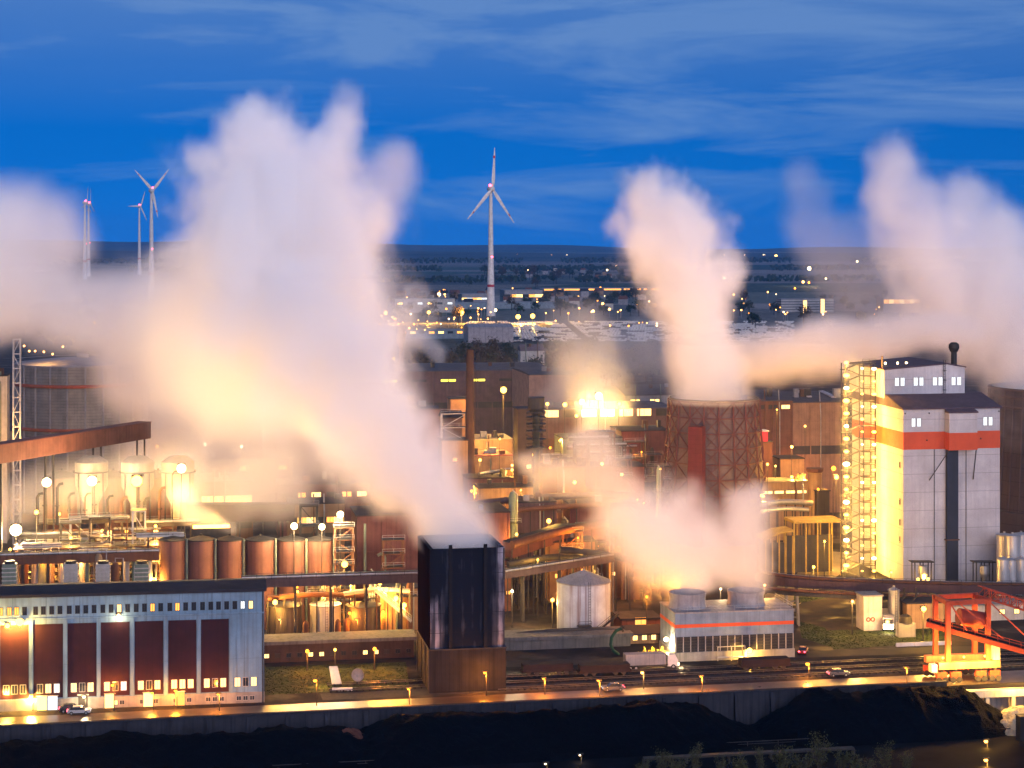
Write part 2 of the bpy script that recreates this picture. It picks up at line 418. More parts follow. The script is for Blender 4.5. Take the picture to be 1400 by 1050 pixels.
smesh = [shrub_meshes(s, h, w_, 700) for s, h, w_ in ((1, 5.2, 2.0), (2, 3.8, 2.4), (3, 6., 1.6))]
for k in smesh: k[0].materials.append(barkm); k[1].materials.append(leafm)
for i, (px, Yd, sc) in enumerate(((905, 338, .9), (925, 337, 1.), (950, 336, .95), (985, 336, .8), (1012, 337, 1.), (1040, 338, .8), (1072, 337, 1.1), (1095, 339, 1.), (1120, 338, 1.15), (1150, 339, .9), (1180, 337, 1.05), (1210, 338, .95), (1240, 339, .8), (880, 338, .7))):
    t = thing('shrub', 'scrubby olive green bush at the near edge of the coal yard', 'bush', gy(px, Yd, YZ), i * 1.3, 'scrubby bushes along the near edge of the yard')
    t.scale = (sc,) * 3
    for nm, me in zip(('stem', 'foliage'), smesh[i % 3]):
        o = bpy.data.objects.new(nm, me); COL.objects.link(o); o.parent = t
# ---------------------------------------------------------------- lamps
def post_lamp(px, py, h, label, col=SOD, e=900, group='street lamps along the wet road', bulb=.3, z=0., r=.4):
    t = thing('street_lamp', label, 'street lamp', at(px, py, z), TH, group)
    B().cyl((0, 0, 0), (0, 0, h - .2), .09, .06, 8).build('pole', steel, t)
    hd = B().box(-.75, .35, -.2, .2, h - .1, h + .1).build('lamp_head', steel, t)
    B().ball((-.3, 0, h - .12 - bulb * .6), bulb, 2, .8).build('bulb', M_bulb(col), hd)
    plight((-.3, -.3, h - .5 - bulb * 1.6), e, col, t, r); return t
def mast(px, py, Y, label, col=WHT, e=6000, bulb=.8, group=None, lower=0, n=1):
    z = zz(py, Y); t = thing('floodlight_mast', label, 'floodlight', gy(px, Y, lower), TH, group); h = z - lower; bulb *= .72 if Y < 1200 else .8
    B().cyl((0, 0, 0), (0, 0, h + .6), .16, .09, 8).build('pole', steel, t)
    for i in range(n):
        x = (i - (n - 1) / 2) * bulb * 2.6
        hd = B().box(x - bulb * .9, x + bulb * .9, -.1, .5, h - bulb * .8, h + bulb).build('lamp_housing', steel, t)
        B().ball((x, -.1 - bulb * .5, h), bulb, 2).build('bulb', M_bulb(col), hd)
    plight((0, -bulb * 2.2 - .6, h - .4), e, col, t, .6); return t

# ---------------------------------------------------------------- helper for windows that share meshes
def window_set(parent, pos, w, h, mats, frame_m, pick, proud=.05, axis='x', depth=.12):
    """one window part per position (x, y, z of its lower left corner), a pane as its sub-part"""
    fr = B(); t = min(.09, w * .12)
    for a in ((0, w, 0, t), (0, w, h - t, h), (0, t, t, h - t), (w - t, w, t, h - t), (w / 2 - t / 3, w / 2 + t / 3, t, h - t)):
        fr.box(a[0], a[1], -proud, depth, a[2], a[3])
    fm = fr.mesh('window'); fm.materials.append(frame_m); panes = []
    for m in mats:
        pm = B().box(t, w - t, -proud + .04, depth - .02, t, h - t).mesh('pane'); pm.materials.append(m); panes.append(pm)
    for i, p in enumerate(pos):
        o = bpy.data.objects.new('window', fm); COL.objects.link(o); o.parent = parent; o.location = p
        if axis == 'y': o.rotation_euler = (0, 0, -math.pi / 2)
        q = bpy.data.objects.new('pane', panes[pick(i)]); COL.objects.link(q); q.parent = o

# ---------------------------------------------------------------- blue hall at the lower left
bl_m = mat('pale_blue_render', (.19, .305, .43), .75, streak=.6, scale=.15, dirt=(.09, .11, .13), lines=[(0, 6.25, .08, .5), (2, 8.6, .06, .35)])
dkred = mat('oxblood_panel', (.040, .011, .016), .7, streak=.4, dirt=(.018, .008, .011), lines=[(0, .9, .04, .4)])
R = at(361, 960); L_ = 60.
bt = thing('power_hall', 'long pale blue hall with tall dark red panels beside the road', 'hall', R - Vector((CT * L_, ST * L_, 0)) * 1, math.radians(8.5))
ca, sa = math.cos(math.radians(8.5)), math.sin(math.radians(8.5)); bt.location = R - Vector((ca * L_, sa * L_, 0))
B().box(0, L_, 0, 11, 0, 21.6).build('wall', bl_m, bt)
B().prismx([(-.5, 21.6), (-.5, 22.15), (5.5, 22.9), (11.5, 22.15), (11.5, 21.6)], -.5, L_ + .5).build('roof', dkroof, bt)
B().box(-.1, L_ + .1, -.12, 0, 0, 2.1).build('plinth', conc, bt)
xr = lambda px: L_ - (361 - px) * .1425
panels = [(11.7, 48.8), (55, 93.6), (99.6, 137.6), (143.3, 181.3), (188, 226), (232.6, 270), (276.3, 313.5)]
for a, b_ in panels:
    B().box(xr(a), xr(b_), -.06, .05, 2.3, 16.4).build('brown_panel', dkred, bt)
for a in [7.5] + [(p[1] + q[0]) / 2 for p, q in zip(panels, panels[1:])] + [317]:
    B().box(xr(a) - .35, xr(a) + .35, -.28, 0, 2.1, 17.3).build('pilaster', bl_m, bt)
B().box(-.05, L_ + .05, -.2, 0, 17.3, 17.6).build('string_course', bl_m, bt)
B().box(L_ - .35, L_ - .1, -.16, -.02, 0, 21.6).build('downpipe', steel, bt)
ups = [12.2, 23.5, 33, 43.3, 57.8, 67.9, 78.8, 89.6, 101.8, 112.6, 123.5, 134.4, 146, 156.9, 167.5, 178.6, 190, 201, 211.7, 222.5, 234.7, 244.8, 255.7, 266.7, 278.3, 289.4, 299.7, 310.6, 321.7, 332.2, 343.2]
window_set(bt, [(xr(a) - .45, 0, 18.2) for a in ups], .9, 1.6, [glassd, lit_o, lit_w, lit_y], steel,
           lambda i: {18: 1, 21: 1, 0: 1, 1: 1, 2: 1, 29: 2, 30: 3, 14: 3}.get(i, 0))
low = []
for a, b_ in panels + [(320, 352)]:
    c = (a + b_) / 2
    low += [(xr(c + d) - .55, -.06, 3.2) for d in (-11, 0, 11)]
window_set(bt, low, 1.15, 1.8, [lit_y, glassd, lit_w], palew, lambda i: (1, 1, 1, 1, 0, 2, 0, 1, 0, 0, 1, 2, 0, 1, 0, 0, 0, 0, 0, 1, 0, 0, 1, 0)[i])
base_w = []
for a, b_ in panels[3:] + [(320, 352)]:
    c = (a + b_) / 2
    base_w += [(xr(c + d) - .5, -.13, .5) for d in (-9, 0, 9)]
window_set(bt, base_w, 1.0, .95, [glassd, lit_y], palew, lambda i: 1 if i in (0, 1, 4) else 0)
for px, m in ((66, lit_y), (80, lit_w), (120, steel), (155, lit_y), (206, lit_y), (248, lit_o)):
    d = B().box(xr(px) - .9, xr(px) + .9, -.2, -.1, 0, 2.6).build('door', m, bt)
    B().box(xr(px) - 1.05, xr(px) + 1.05, -.24, -.12, 2.6, 2.8).build('lintel', palew, d)
def wall_flood(parent, x, y, z, col, e, bulb):
    hd = B().box(x - .5, x + .5, y, y + .7, z - .1, z + .35).build('floodlight', steel, parent)
    B().ball((x, y - .1, z - .1), bulb, 2).build('bulb', M_bulb(col), hd); plight((x, y - .8, z - .8), e, col, parent)
wall_flood(bt, xr(38), -1.0, 17.2, YEL, 2600, .75); wall_flood(bt, xr(22), -1.0, 16.6, YEL, 1500, .5)
wall_flood(bt, xr(167), -.8, 17.9, WHT, 200, .3)
for px, py, h, col, e, lb in ((12, 972, 4.5, YEL, 3200, 'white floodlight post glaring at the left end of the blue hall'), (45, 972, 3.2, YEL, 2200, 'low white floodlight post beside the entrance steps of the blue hall'),
        (156, 972, 5.2, SOD, 650, 'orange street lamp in front of the fourth red panel of the blue hall'), (210, 970, 3.4, SOD, 650, 'orange street lamp before the fifth red panel of the blue hall'), (242, 968, 3.6, SOD, 650, 'orange street lamp before the sixth red panel of the blue hall'),
        (117, 972, 3., WHT, 300, 'short lamp post at the dark doorway of the blue hall')):
    post_lamp(px, py, h, lb, col, e, 'lamps along the front of the blue hall', .62 if col == WHT and e > 900 else .3)
post_lamp(433, 965, 5.2, 'white topped street lamp beside the lawn and the round dish', SOD, 700, bulb=.36)
post_lamp(665, 951, 4.8, 'orange street lamp in front of the dark square tower', SOD, 1300, bulb=.3)
post_lamp(880, 942, 3.6, 'street lamp on the road beside the lorry', WARM, 500, bulb=.34)
post_lamp(1106, 928, 3.4, 'orange street lamp on the road to the right of the striped cooling block', SOD, 900, bulb=.42)
post_lamp(745, 950, 3.4, 'orange street lamp among dark trackside heaps right of the square tower', SOD, 1300, bulb=.2)
post_lamp(300, 972, 3.4, 'small orange road lamp past the last doors of the blue hall', SOD, 900, bulb=.2)
for px in (560, 820, 960, 1240):
    post_lamp(px, 985 - px * .044 + 3, 3.2, 'low orange lamp along the kerb of the wet road', SOD, 1700, 'low kerb lamps of the wet road', bulb=.16)

def steps(px, py):
    t = thing('entrance_steps', 'lit concrete steps with handrail at the left end of the blue hall', 'steps', at(px, py), math.radians(8.5)); s = B()
    for i in range(9): s.box(i * .35, 5, 0, 2.2, i * .28, (i + 1) * .28)
    s.build('stair_flight', conc, t); B().rail([(0, 0, .2), (3.1, 0, 2.5), (5, 0, 2.5)], 1.).build('handrail', galv, t)
steps(22, 972)

# cars and the lorry
def car_parts(name, label, loc, rot, body, lamps=True, group=None):
    t = thing(name, label, 'car', loc, rot, group)
    bd = B().prism([(-2.15, .35), (-2.2, .75), (-1.95, .95), (2.0, .9), (2.2, .7), (2.15, .35)], -.85, .85).build('body', body, t)
    B().prism([(-1.75, .9), (-1.2, 1.45), (.5, 1.45), (1.2, .9)], -.75, .75).build('cabin', glassd, t)
    B().box(-1.1, .45, -.7, .7, 1.44, 1.5).build('car_roof', body, t)
    for x in (-1.35, 1.35):
        for y in (-.85, .85):
            wh = B().cyl((x, y - .1, .33), (x, y + .1, .33), .33, n=14).build('wheel', black, t); B().cyl((x, y - .11, .33), (x, y + .11, .33), .18, n=10).build('rim', galv, wh)
    for y in (-.6, .6):
        B().box(2.12, 2.24, y - .18, y + .18, .62, .8).build('headlight', lit_w, t); B().box(-2.24, -2.15, y - .18, y + .18, .66, .84).build('tail_light', redlamp, t)
    return t
carbody = [mat('car_' + n, c, .3, .0, var=.05, spec=.5) for n, c in (('silver', (.5, .5, .52)), ('white', (.75, .75, .75)), ('black', (.02, .02, .025)), ('red', (.3, .02, .02)), ('blue', (.03, .06, .2)), ('dark_grey', (.1, .1, .11)))]
car_parts('parked_car', 'dark car parked at the lit doors of the blue hall', at(97, 973), .15, carbody[2])
car_parts('parked_car', 'silver car parked beside the dark doorway of the blue hall', at(108, 976), .15, carbody[0])
car_parts('parked_car', 'red car standing by the right end of the striped cooling block', at(1098, 893), 1.3, carbody[3])
car_parts('car', 'grey car driving on the wet road with red tail lights, right of the orange lamp', at(1146, 924), TH, carbody[5])
car_parts('car', 'dark car with red tail lights on the road past the dark square tower', at(838, 944), TH + 3.14, carbody[5])
def lorry(label, loc, rot, cabm):
    t = thing('lorry', label, 'lorry', loc, rot)
    B().box(-6, 3.2, -1.2, 1.2, .75, 1.05).build('chassis', steel, t)
    B().box(-6, 2.6, -1.25, 1.25, 1.05, 3.3).build('cargo_box', grey, t)
    cbn = B().prism([(3, .6), (3, 3.0), (4.6, 3.0), (5.2, 1.9), (5.25, .6)], -1.2, 1.2).build('cab', cabm, t)
    B().prism([(4.72, 2.85), (4.62, 2.9), (5.12, 1.98), (5.22, 1.95)], -1.1, 1.1).build('windscreen', glassd, cbn)
    for x in (-5, -3.8, 4.2):
        for y in (-1.05, 1.05):
            wh = B().cyl((x, y - .18, .5), (x, y + .18, .5), .5, n=16).build('wheel', black, t); B().cyl((x, y - .19, .5), (x, y + .19, .5), .26, n=10).build('rim', galv, wh)
    for y in (-.85, .85):
        B().ball((5.3, y, .95), .3, 2).build('headlight', M_bulb(WHT), t)
    plight((6.2, 0, 1.0), 250, WHT, t); return t
lorry('white box lorry with bright headlights on the yard road before the striped cooling block', at(892, 914), TH, carbody[1])
lorry('white lorry with glaring headlights beside the white shed under the pipe bridge', at(1214, 858), -1.75, carbody[1])

# ---------------------------------------------------------------- dark square quench tower
def stained():
    m = bpy.data.materials.new('sooty_concrete'); m.use_nodes = True; nt = m.node_tree; N = nt.nodes; L = nt.links; bs = N['Principled BSDF']; bs.inputs['Roughness'].default_value = .9; bs.inputs['Specular IOR Level'].default_value = .05
    tc = N.new('ShaderNodeTexCoord').outputs['Object']; sx = N.new('ShaderNodeSeparateXYZ'); L.new(tc, sx.inputs[0])
    def mm(op, a, b=0., c=0., clamp=False):
        n = N.new('ShaderNodeMath'); n.operation = op; n.use_clamp = clamp
        for s, v in zip(n.inputs, (a, b, c)):
            if hasattr(v, 'is_output'): L.new(v, s)
            else: s.default_value = v
        return n.outputs[0]
    def noise(sc, s, det=5):
        mp = N.new('ShaderNodeMapping'); mp.inputs['Scale'].default_value = s; L.new(tc, mp.inputs[0]); n = N.new('ShaderNodeTexNoise'); n.inputs['Scale'].default_value = sc; n.inputs['Detail'].default_value = det; L.new(mp.outputs[0], n.inputs['Vector']); return n.outputs[0]
    st = noise(1.3, (1, 1, .05)); bl = noise(.35, (1, 1, .6))
    # soot lies as a broad streaked band down the middle of the shaft; the right strip and the lower left stay pale
    x = sx.outputs[0]; z = sx.outputs[2]
    right = mm('MULTIPLY', mm('MULTIPLY_ADD', x, .45, -5.5, True), .62)
    left = mm('MULTIPLY', mm('MULTIPLY', mm('MULTIPLY_ADD', x, -.45, 1.55, True), mm('MULTIPLY_ADD', z, -.35, 7.2, True)), .62)
    base = mm('MULTIPLY', mm('MULTIPLY_ADD', z, -.28, 1.9, True), .55)
    clean = mm('MAXIMUM', mm('MAXIMUM', right, left), base)
    f = mm('ADD', clean, mm('MULTIPLY_ADD', st, 1.5, -.83)); f = mm('ADD', f, mm('MULTIPLY_ADD', bl, 1.2, -.58), 0, True)
    cr = N.new('ShaderNodeValToRGB'); L.new(f, cr.inputs[0]); e = cr.color_ramp.elements
    e[0].position = .05; e[0].color = (.006, .007, .012, 1); e[1].position = 1; e[1].color = (.26, .24, .29, 1); k = e.new(.5); k.color = (.04, .041, .056, 1)
    fr = mm('FRACT', mm('DIVIDE', z, 3.9)); ln = mm('LESS_THAN', fr, .03); mx = N.new('ShaderNodeMix'); mx.data_type = 'RGBA'; L.new(mm('MULTIPLY', ln, .7), mx.inputs[0]); L.new(cr.outputs[0], mx.inputs[6]); mx.inputs[7].default_value = (.01, .01, .012, 1)
    L.new(mx.outputs[2], bs.inputs['Base Color']); return m
soot = stained()
qa = at(587, 948); QW = 15.4; QD = 19.
qt = thing('quench_tower', 'dark soot stained square concrete tower pouring out white steam', 'quench tower', qa)
q = B()
for x0, x1, y0, y1 in ((.25, QW - .25, .3, .9), (.25, QW - .25, QD - .9, QD - .3)): q.box(x0, x1, y0, y1, 8.6, 28.4)
for x0, x1 in ((.25, .85), (QW - .85, QW - .25)): q.box(x0, x1, .9, QD - .9, 8.6, 28.4)
q.build('shaft', soot, qt)
skirt = mat('stained_cladding', (.018, .016, .018), .85, streak=1., dirt=(.006, .005, .006), scale=.3, lines=[(0, .8, .06, .5)])
q = B(); q.box(0, QW, 0, .5, 0, 8.4); q.box(0, .5, .5, QD, 0, 8.4); q.box(QW - .5, QW, .5, QD, 0, 8.4); q.box(.5, QW - .5, QD - .5, QD, 0, 8.4)
q.build('skirt', skirt, qt)
B().box(-.1, QW + .1, -.1, QD + .1, 8.42, 8.62).build('ledge', steel, qt)
for x in (3.9, 10.9): B().box(x, x + .7, -.15, .3, 8.7, 29.2).build('pilaster', mat('soot_black', (.012, .012, .016), .9), qt)
B().box(QW - .55, QW - .3, .1, .32, 22, 28.3).build('ladder', steel, qt)
lf = B().box(.02, .24, .3, QD - .3, 8.7, 28.3).build('shaded_side_sheet', mat('brown_shaded_side', (.014, .007, .006), .95, streak=.6, spec=0.), qt)  # near-black brown sheet: the unlit side's shade is put into its colour
for y in (0.2, 6, 12, 18.2): B().box(-.2, .3, y, y + .5, .5, 8.6).build('side_post', steel, qt)

# ---------------------------------------------------------------- striped cell cooling block
ca_ = at(923, 904.7); CW = wid(923, 1085, ca_.y); CD = 12.5
bluep = mat('blue_grey_cladding', (.19, .26, .39), .6, streak=.25, lines=[(0, 1.1, .05, .3)])
orange = mat('orange_stripe_paint', (.62, .10, .035), .55, var=.12, streak=.12)
ct = thing('cooling_block', 'low blue grey cooling block with an orange stripe and two steaming fan stacks', 'cooling block', ca_)
B().box(0, CW, 0, CD, 1.9, 10.1).build('wall', bluep, ct)
B().box(-.05, CW + .05, -.05, CD + .05, 7.1, 7.85).build('orange_stripe', orange, ct)
B().box(-.12, CW + .12, -.12, CD + .12, 10.1, 10.4).build('roof', grey, ct)
B().box(-.2, CW + .2, -.25, CD + .2, 0, 1.9).build('plinth', conc, ct)
lv = B(); lv.box(.15, CW - .15, -.09, -.05, 1.95, 5.2)
lv.build('louvre_back', mat('louvre_dark', (.03, .03, .035), .7), ct)
for i in range(17): B().box(i * (CW - .3) / 16 + .05, i * (CW - .3) / 16 + .25, -.2, -.092, 1.95, 5.2).build('louvre_post', grey, ct)
for i in range(5): B().box(.1, CW - .1, -.17, -.094, 2.3 + i * .62, 2.42 + i * .62).build('louvre_slat', steel, ct)
stk_m = mat('fan_stack_shell', (.36, .37, .40), .55, streak=.35)
FST = []
for px in (950, 1031):
    x = (px - 923) * (CW / 162.); c = (x, CD * .5, 10.4)
    s = B().lathe([(4.2, 0), (3.95, .9), (3.9, 2.0), (4.1, 3.2), (3.85, 3.2), (3.6, 2.0), (3.6, .05)], 32, c, caps=False).build('fan_stack', stk_m, ct); smooth_sides(s, 60)
    B().cyl((x, CD * .5, 10.5), (x, CD * .5, 12), .5).build('fan_hub', steel, s)
    FST.append(c)
B().rail([(.2, .2, 10.4), (CW - .2, .2, 10.4), (CW - .2, CD - .2, 10.4)], 1.1, .06).build('roof_rail', galv, ct)
wall_flood(ct, (1021 - 923) * CW / 162, -1.6, 2.2, YEL, 1500, .62)
wall_flood(ct, -1.1, 3.5, 4.2, WHT, 900, .5)
st = thing('steel_stand', 'small lit steel frame with valves before the louvres of the striped cooling block', 'steel frame', at(1000, 903))
f = B()
for x in (-3, 0, 3):
    f.beam((x, 0, 0), (x, 0, 3), .15); f.beam((x, 1.2, 0), (x, 1.2, 3), .15); f.beam((x, 0, 3), (x, 1.2, 3), .12)
f.beam((-3, 0, 3), (3, 0, 3), .15); f.beam((-3, 1.2, 3), (3, 1.2, 3), .15); f.build('frame', palew, st)
B().tube([(-3, .6, .6), (3, .6, .6), (3.4, .6, .6), (3.4, .6, 2.4)], .22).build('pipe', galv, st)

# ---------------------------------------------------------------- white cone-roofed tank
wt_m = mat('weathered_white_tank', (.50, .56, .68), .6, streak=.9, dirt=(.20, .13, .13), scale=.2)
def tank(px, Y, r, h, m, label, cone=2., roofm=None, name='storage_tank', cat='tank', rings=0, ladder=True, z=0., group=None, seg=28):
    t = thing(name, label, cat, gy(px, Y, z), TH, group)
    s = B().lathe([(r, 0), (r, h)], seg).build('shell', m, t); smooth_sides(s, 50)
    s = B().lathe([(r + .15, h + .002), (r + .15, h + .25), (.3, h + .25 + cone), (.3, h + .6 + cone)], seg).build('tank_roof', roofm or dkroof, t); smooth_sides(s, 30)
    for i in range(rings): B().torus((0, 0, h * (i + 1) / (rings + 1)), r + .03, .09).build('stiffening_ring', m, t)
    if ladder:
        l = B()
        for dx in (-.25, .25): l.beam((dx, -r - .3, 0), (dx, -r - .3, h + 1), .08)
        for k in range(int(h / .6)): l.beam((-.25, -r - .3, .4 + k * .6), (.25, -r - .3, .4 + k * .6), .05)
        l.build('ladder', steel, t)
    return t
wtk = tank(798, 434, 6.1, 11.7, wt_m, 'streaked white tank with a grey conical roof behind the low shed', 2.4, grey, rings=0)
s_ = B(); s_.beam((-1, -8.5, 0.2), (6.5, -7.2, 5.5), .7, .25); s_.rail([(-1, -8.5, .2), (6.5, -7.2, 5.5)], 1.1); s_.box(-3, 0, -8.6, -6.8, 3, 3.2); s_.rail([(-3, -8.6, 3.2), (0, -8.6, 3.2)], 1.1)
for x in (-2.9, -.1): s_.beam((x, -8.4, 0), (x, -8.4, 3), .2)
s_.build('access_stair', steel, wtk)

# ---------------------------------------------------------------- sheds, halls
def shed(name, label, cat, px0, px1, Y, ptop, d, m, roofm=None, pitch=0., z=0., win=None, nwin=0, wy=.6, wh=1.2, ww=1.4, door=None, rot=TH, group=None, roof_t=.3, lights=0, over=.3):
    w_ = wid(px0, px1, Y); h = zz(ptop, Y) - z
    t = thing(name, label, cat, gy(px0, Y, z), rot, group)
    B().box(0, w_, 0, d, 0, h).build('wall', m, t)
    if pitch: rp = B().prismx([(-over, h), (-over, h + roof_t), (d / 2, h + pitch), (d + over, h + roof_t), (d + over, h)], -over, w_ + over)
    else: rp = B().box(-over, w_ + over, -over, d + over, h, h + roof_t)
    rp.build('roof', roofm or dkroof, t)
    if nwin:
        window_set(t, [((i + .5) * w_ / nwin - ww / 2, 0, h * wy) for i in range(nwin)], ww, wh, win if isinstance(win, list) else [win], steel, lambda i: (i * 7 + len(label)) % (len(win) if isinstance(win, list) else 1), proud=.06)
    if w_ > 9 and h > 5 and cat not in ('storage tent', 'office', 'warehouse', 'depot'):
        n_ = max(2, int(w_ / 6)); hv = random.Random(len(label) * 7 + int(px0))
        for i in range(n_ + 1):
            if hv.random() < .8: B().box(i * w_ / n_ - .18, i * w_ / n_ + .18, -.22, -.005, 0, h - .05).build('pilaster', m, t)
        B().box(0, w_, -.16, -.006, h * hv.uniform(.45, .6), h * .6 + .35).build('wall_band', (steel, rust, m)[hv.randrange(3)], t)
        for i in range(hv.randrange(1, 3)):
            x = w_ * hv.uniform(.1, .9); B().tube([(x, -.45, 0), (x, -.45, h * .9), (x, .8, h + 1.4 + pitch)], hv.uniform(.14, .3)).build('wall_pipe', (galv, rust, greenish)[hv.randrange(3)], t)
        for i in range(hv.randrange(2, 5)):
            x = w_ * hv.uniform(.05, .9); y = d * hv.uniform(.15, .4); s_z = hv.uniform(.8, 2.2); B().box(x, x + hv.uniform(1, 2.4), y, y + 1.6, h + .1, h + roof_t + pitch * .8 + s_z).build('roof_vent', (grey, steel, rust)[hv.randrange(3)], t)
    if door:
        B().box(w_ * door, w_ * door + 3, -.1, -.01, 0, min(4., h * .8)).build('door', steel, t)
    return t, w_, h
shed('low_shed', 'long low shed with a pale flat roof behind the lawn, between blue hall and tower', 'shed', 357, 566, 403, 882, 7, mat('shed_wall', (.055, .036, .032), .8, streak=.4), mat('dim_concrete', (.13, .13, .14), .9, streak=.6), win=[lit_y, glassd, steel, lit_y, glassd], nwin=14, wy=.25, ww=1.1, wh=1.0, roof_t=.7, over=.6)
shed('low_shed', 'low shed with a grey flat roof between the dark tower and the white tank', 'shed', 690, 862, 415, 876, 7, mat('dim_concrete', (.13, .13, .14), .9, streak=.6), mat('dim_concrete', (.13, .13, .14), .9), roof_t=.7, over=.6)
shed('valve_house', 'small brown house with yellow windows beside the striped cooling block', 'house', 862, 900, 422, 868, 6, tanb, dkroof, 1.6, nwin=3, win=[lit_y], wy=.35, ww=1.2, wh=1.6, over=1.)
shed('open_shelter', 'dark flat roofed shelter behind the small brown house with yellow windows', 'shelter', 850, 903, 432, 848, 8, brick, dkroof, nwin=1, win=[lit_o], wy=.4, ww=3, wh=2.5, roof_t=.4)
gp = thing('pipe_loop', 'thick green pipe bend standing at the end of the grey roofed low shed', 'pipe', at(846, 895))
B().tube([(0, 0, 0), (-1.2, 0, .8), (-1.8, 0, 2.2), (-1.6, 0, 3.8), (-.6, 0, 5.2), (.6, 0, 5.6)], .36, 12).build('pipe', mat('dark_green_pipe', (.012, .05, .033), .7), gp)
B().cyl((.6, 0, 5.6), (.8, 0, 5.65), .8).build('flange', steel, gp)
yp = thing('pipe_manifold', 'tangle of bright yellow lit pipes by the wall of the striped cooling block', 'pipes', at(893, 900))
m_ = B(); r_ = random.Random(4)
for i in range(12):
    x = i * .5 - 3; m_.tube([(x, 0, 0), (x, r_.uniform(-.2, .2), r_.uniform(.8, 2)), (x + r_.uniform(-.8, .8), .3, r_.uniform(1.2, 2.6)), (x + .5, .5, .4)], .13)
m_.tube([(-3.4, .3, 1.2), (3, .3, 1.2)], .22)
m_.build('pipe', mat('yellow_pipe_paint', (.55, .42, .06), .5), yp)
plight((0, -2.0, 3.0), 500, YEL, yp)

# lawn furniture: slab sign and dish
sg = thing('sign_board', 'white slanting board standing on the floodlit lawn', 'board', at(460, 936), .1)
B().quadbox([(-.9, 0, 0), (1.1, 0, 0), (-.9, .3, 0), (1.1, .3, 0), (-1.5, .4, 3.6), (.2, .4, 3.6), (-1.5, .7, 3.6), (.2, .7, 3.6)]).build('panel', white, sg)
B().beam((0, .5, 0), (-.4, .9, 2.6), .15).build('strut', steel, sg)
plight((-3.0, -2.2, 1.4), 160, YEL, sg)
ds = thing('round_dish', 'pale round dish standing on the lawn near the slanting white board', 'dish', at(488, 938), 0)
s = B().lathe([(.05, 0), (.7, .12), (1.1, .4), (1.3, .7), (1.25, .7), (1.05, .42), (.6, .2), (.05, .1)], 24, caps=False).build('bowl', conc, ds); s.location = (0, 0, 2.2); s.rotation_euler = (math.radians(75), 0, .3)
B().cyl((0, .6, 0), (0, .5, 2.2), .15).build('stand', steel, ds)
wb = thing('kerb_block', 'flat white concrete block lying on the lawn below the slanting board', 'block', at(468, 944), .05)
B().prismx([(-.5, 0), (-.45, .5), (.45, .5), (.5, 0)], -2, 2).build('block', white, wb)

# railway tracks of the yard
for i, off in enumerate((14.2, 19.5, 24.5)):
    a, b = edge(62 if i else 95) - EN * off, edge(260) - EN * off; ln = (b - a).length
    t = thing('railway_track', ('railway track nearest the wet road', 'middle railway track of the dark yard', 'railway track nearest the striped cooling block')[i], 'railway track', a, math.atan2(ed.y, ed.x))
    for y in (-.72, .72): B().box(0, ln, y - .06, y + .06, .18, .33).build('rail', mat('worn_rail', (.10, .09, .09), .4, .6), t)
    f = B(); k = 0
    while k < ln: f.box(k, k + .26, -1.25, 1.25, .02, .18); k += 1.3
    f.build('sleepers', mat('sleeper_wood', (.03, .026, .024), .95), t)
for i, (px, py, n) in enumerate(((712, 925, 3), (790, 926, 2), (1010, 918, 2))):
    t = thing('freight_wagon', ('row end dark flat wagon right of the square tower', 'dark flat wagon in the middle of the yard tracks', 'dark flat wagon before the striped cooling block')[i], 'wagon', at(px, py) , TH); 
    B().box(0, 11, -1.3, 1.3, 1.0, 1.5).build('deck', mat('wagon_dark', (.03, .02, .02), .9), t)
    B().prismx([(-1.25, 1.5), (-1.4, 2.6), (1.4, 2.6), (1.25, 1.5)], .3, 10.7).build('tub', mat('wagon_dark', (.03, .02, .02), .9), t)
    for x in (1.5, 3.2, 7.8, 9.5):
        w_2 = B().cyl((x, -.8, .75), (x, .8, .75), .45, n=14).build('wheelset', steel, t)
hm1 = mat('hall_purple_brown', (.15, .085, .085), .75, streak=.3, lines=[(0, 1.5, .1, .3)])
# ---------------------------------------------------------------- generic plant builders
def frame_tower(name, label, cat, px, Y, w_, d, z0, z1, lev, m, z=0., rails=True, brace=True, decks=True, group=None):
    t = thing(name, label, cat, gy(px, Y, z), TH, group)
    f = B()
    for x in (0, w_):
        for y in (0, d): f.beam((x, y, 0), (x, y, z1), .35)
    for i in range(lev + 1):
        h = z0 + (z1 - z0) * i / lev
        for a, b in (((0, 0), (w_, 0)), ((0, d), (w_, d)), ((0, 0), (0, d)), ((w_, 0), (w_, d))): f.beam((*a, h), (*b, h), .26)
        if brace and i < lev:
            h2 = z0 + (z1 - z0) * (i + 1) / lev; a, b = ((0, 0, h), (w_, 0, h2)) if i % 2 else ((w_, 0, h), (0, 0, h2)); f.beam(a, b, .18)
    f.build('frame', m, t)
    if decks:
        for i in range(1, lev + 1):
            h = z0 + (z1 - z0) * i / lev
            dk = B().box(-.3, w_ + .3, -.3, d + .3, h + .14, h + .22).build('deck', steel, t)
            if rails: B().rail([(-.3, -.3, h + .22), (w_ + .3, -.3, h + .22)], 1.1, .07).build('rail', galv, dk)
    return t
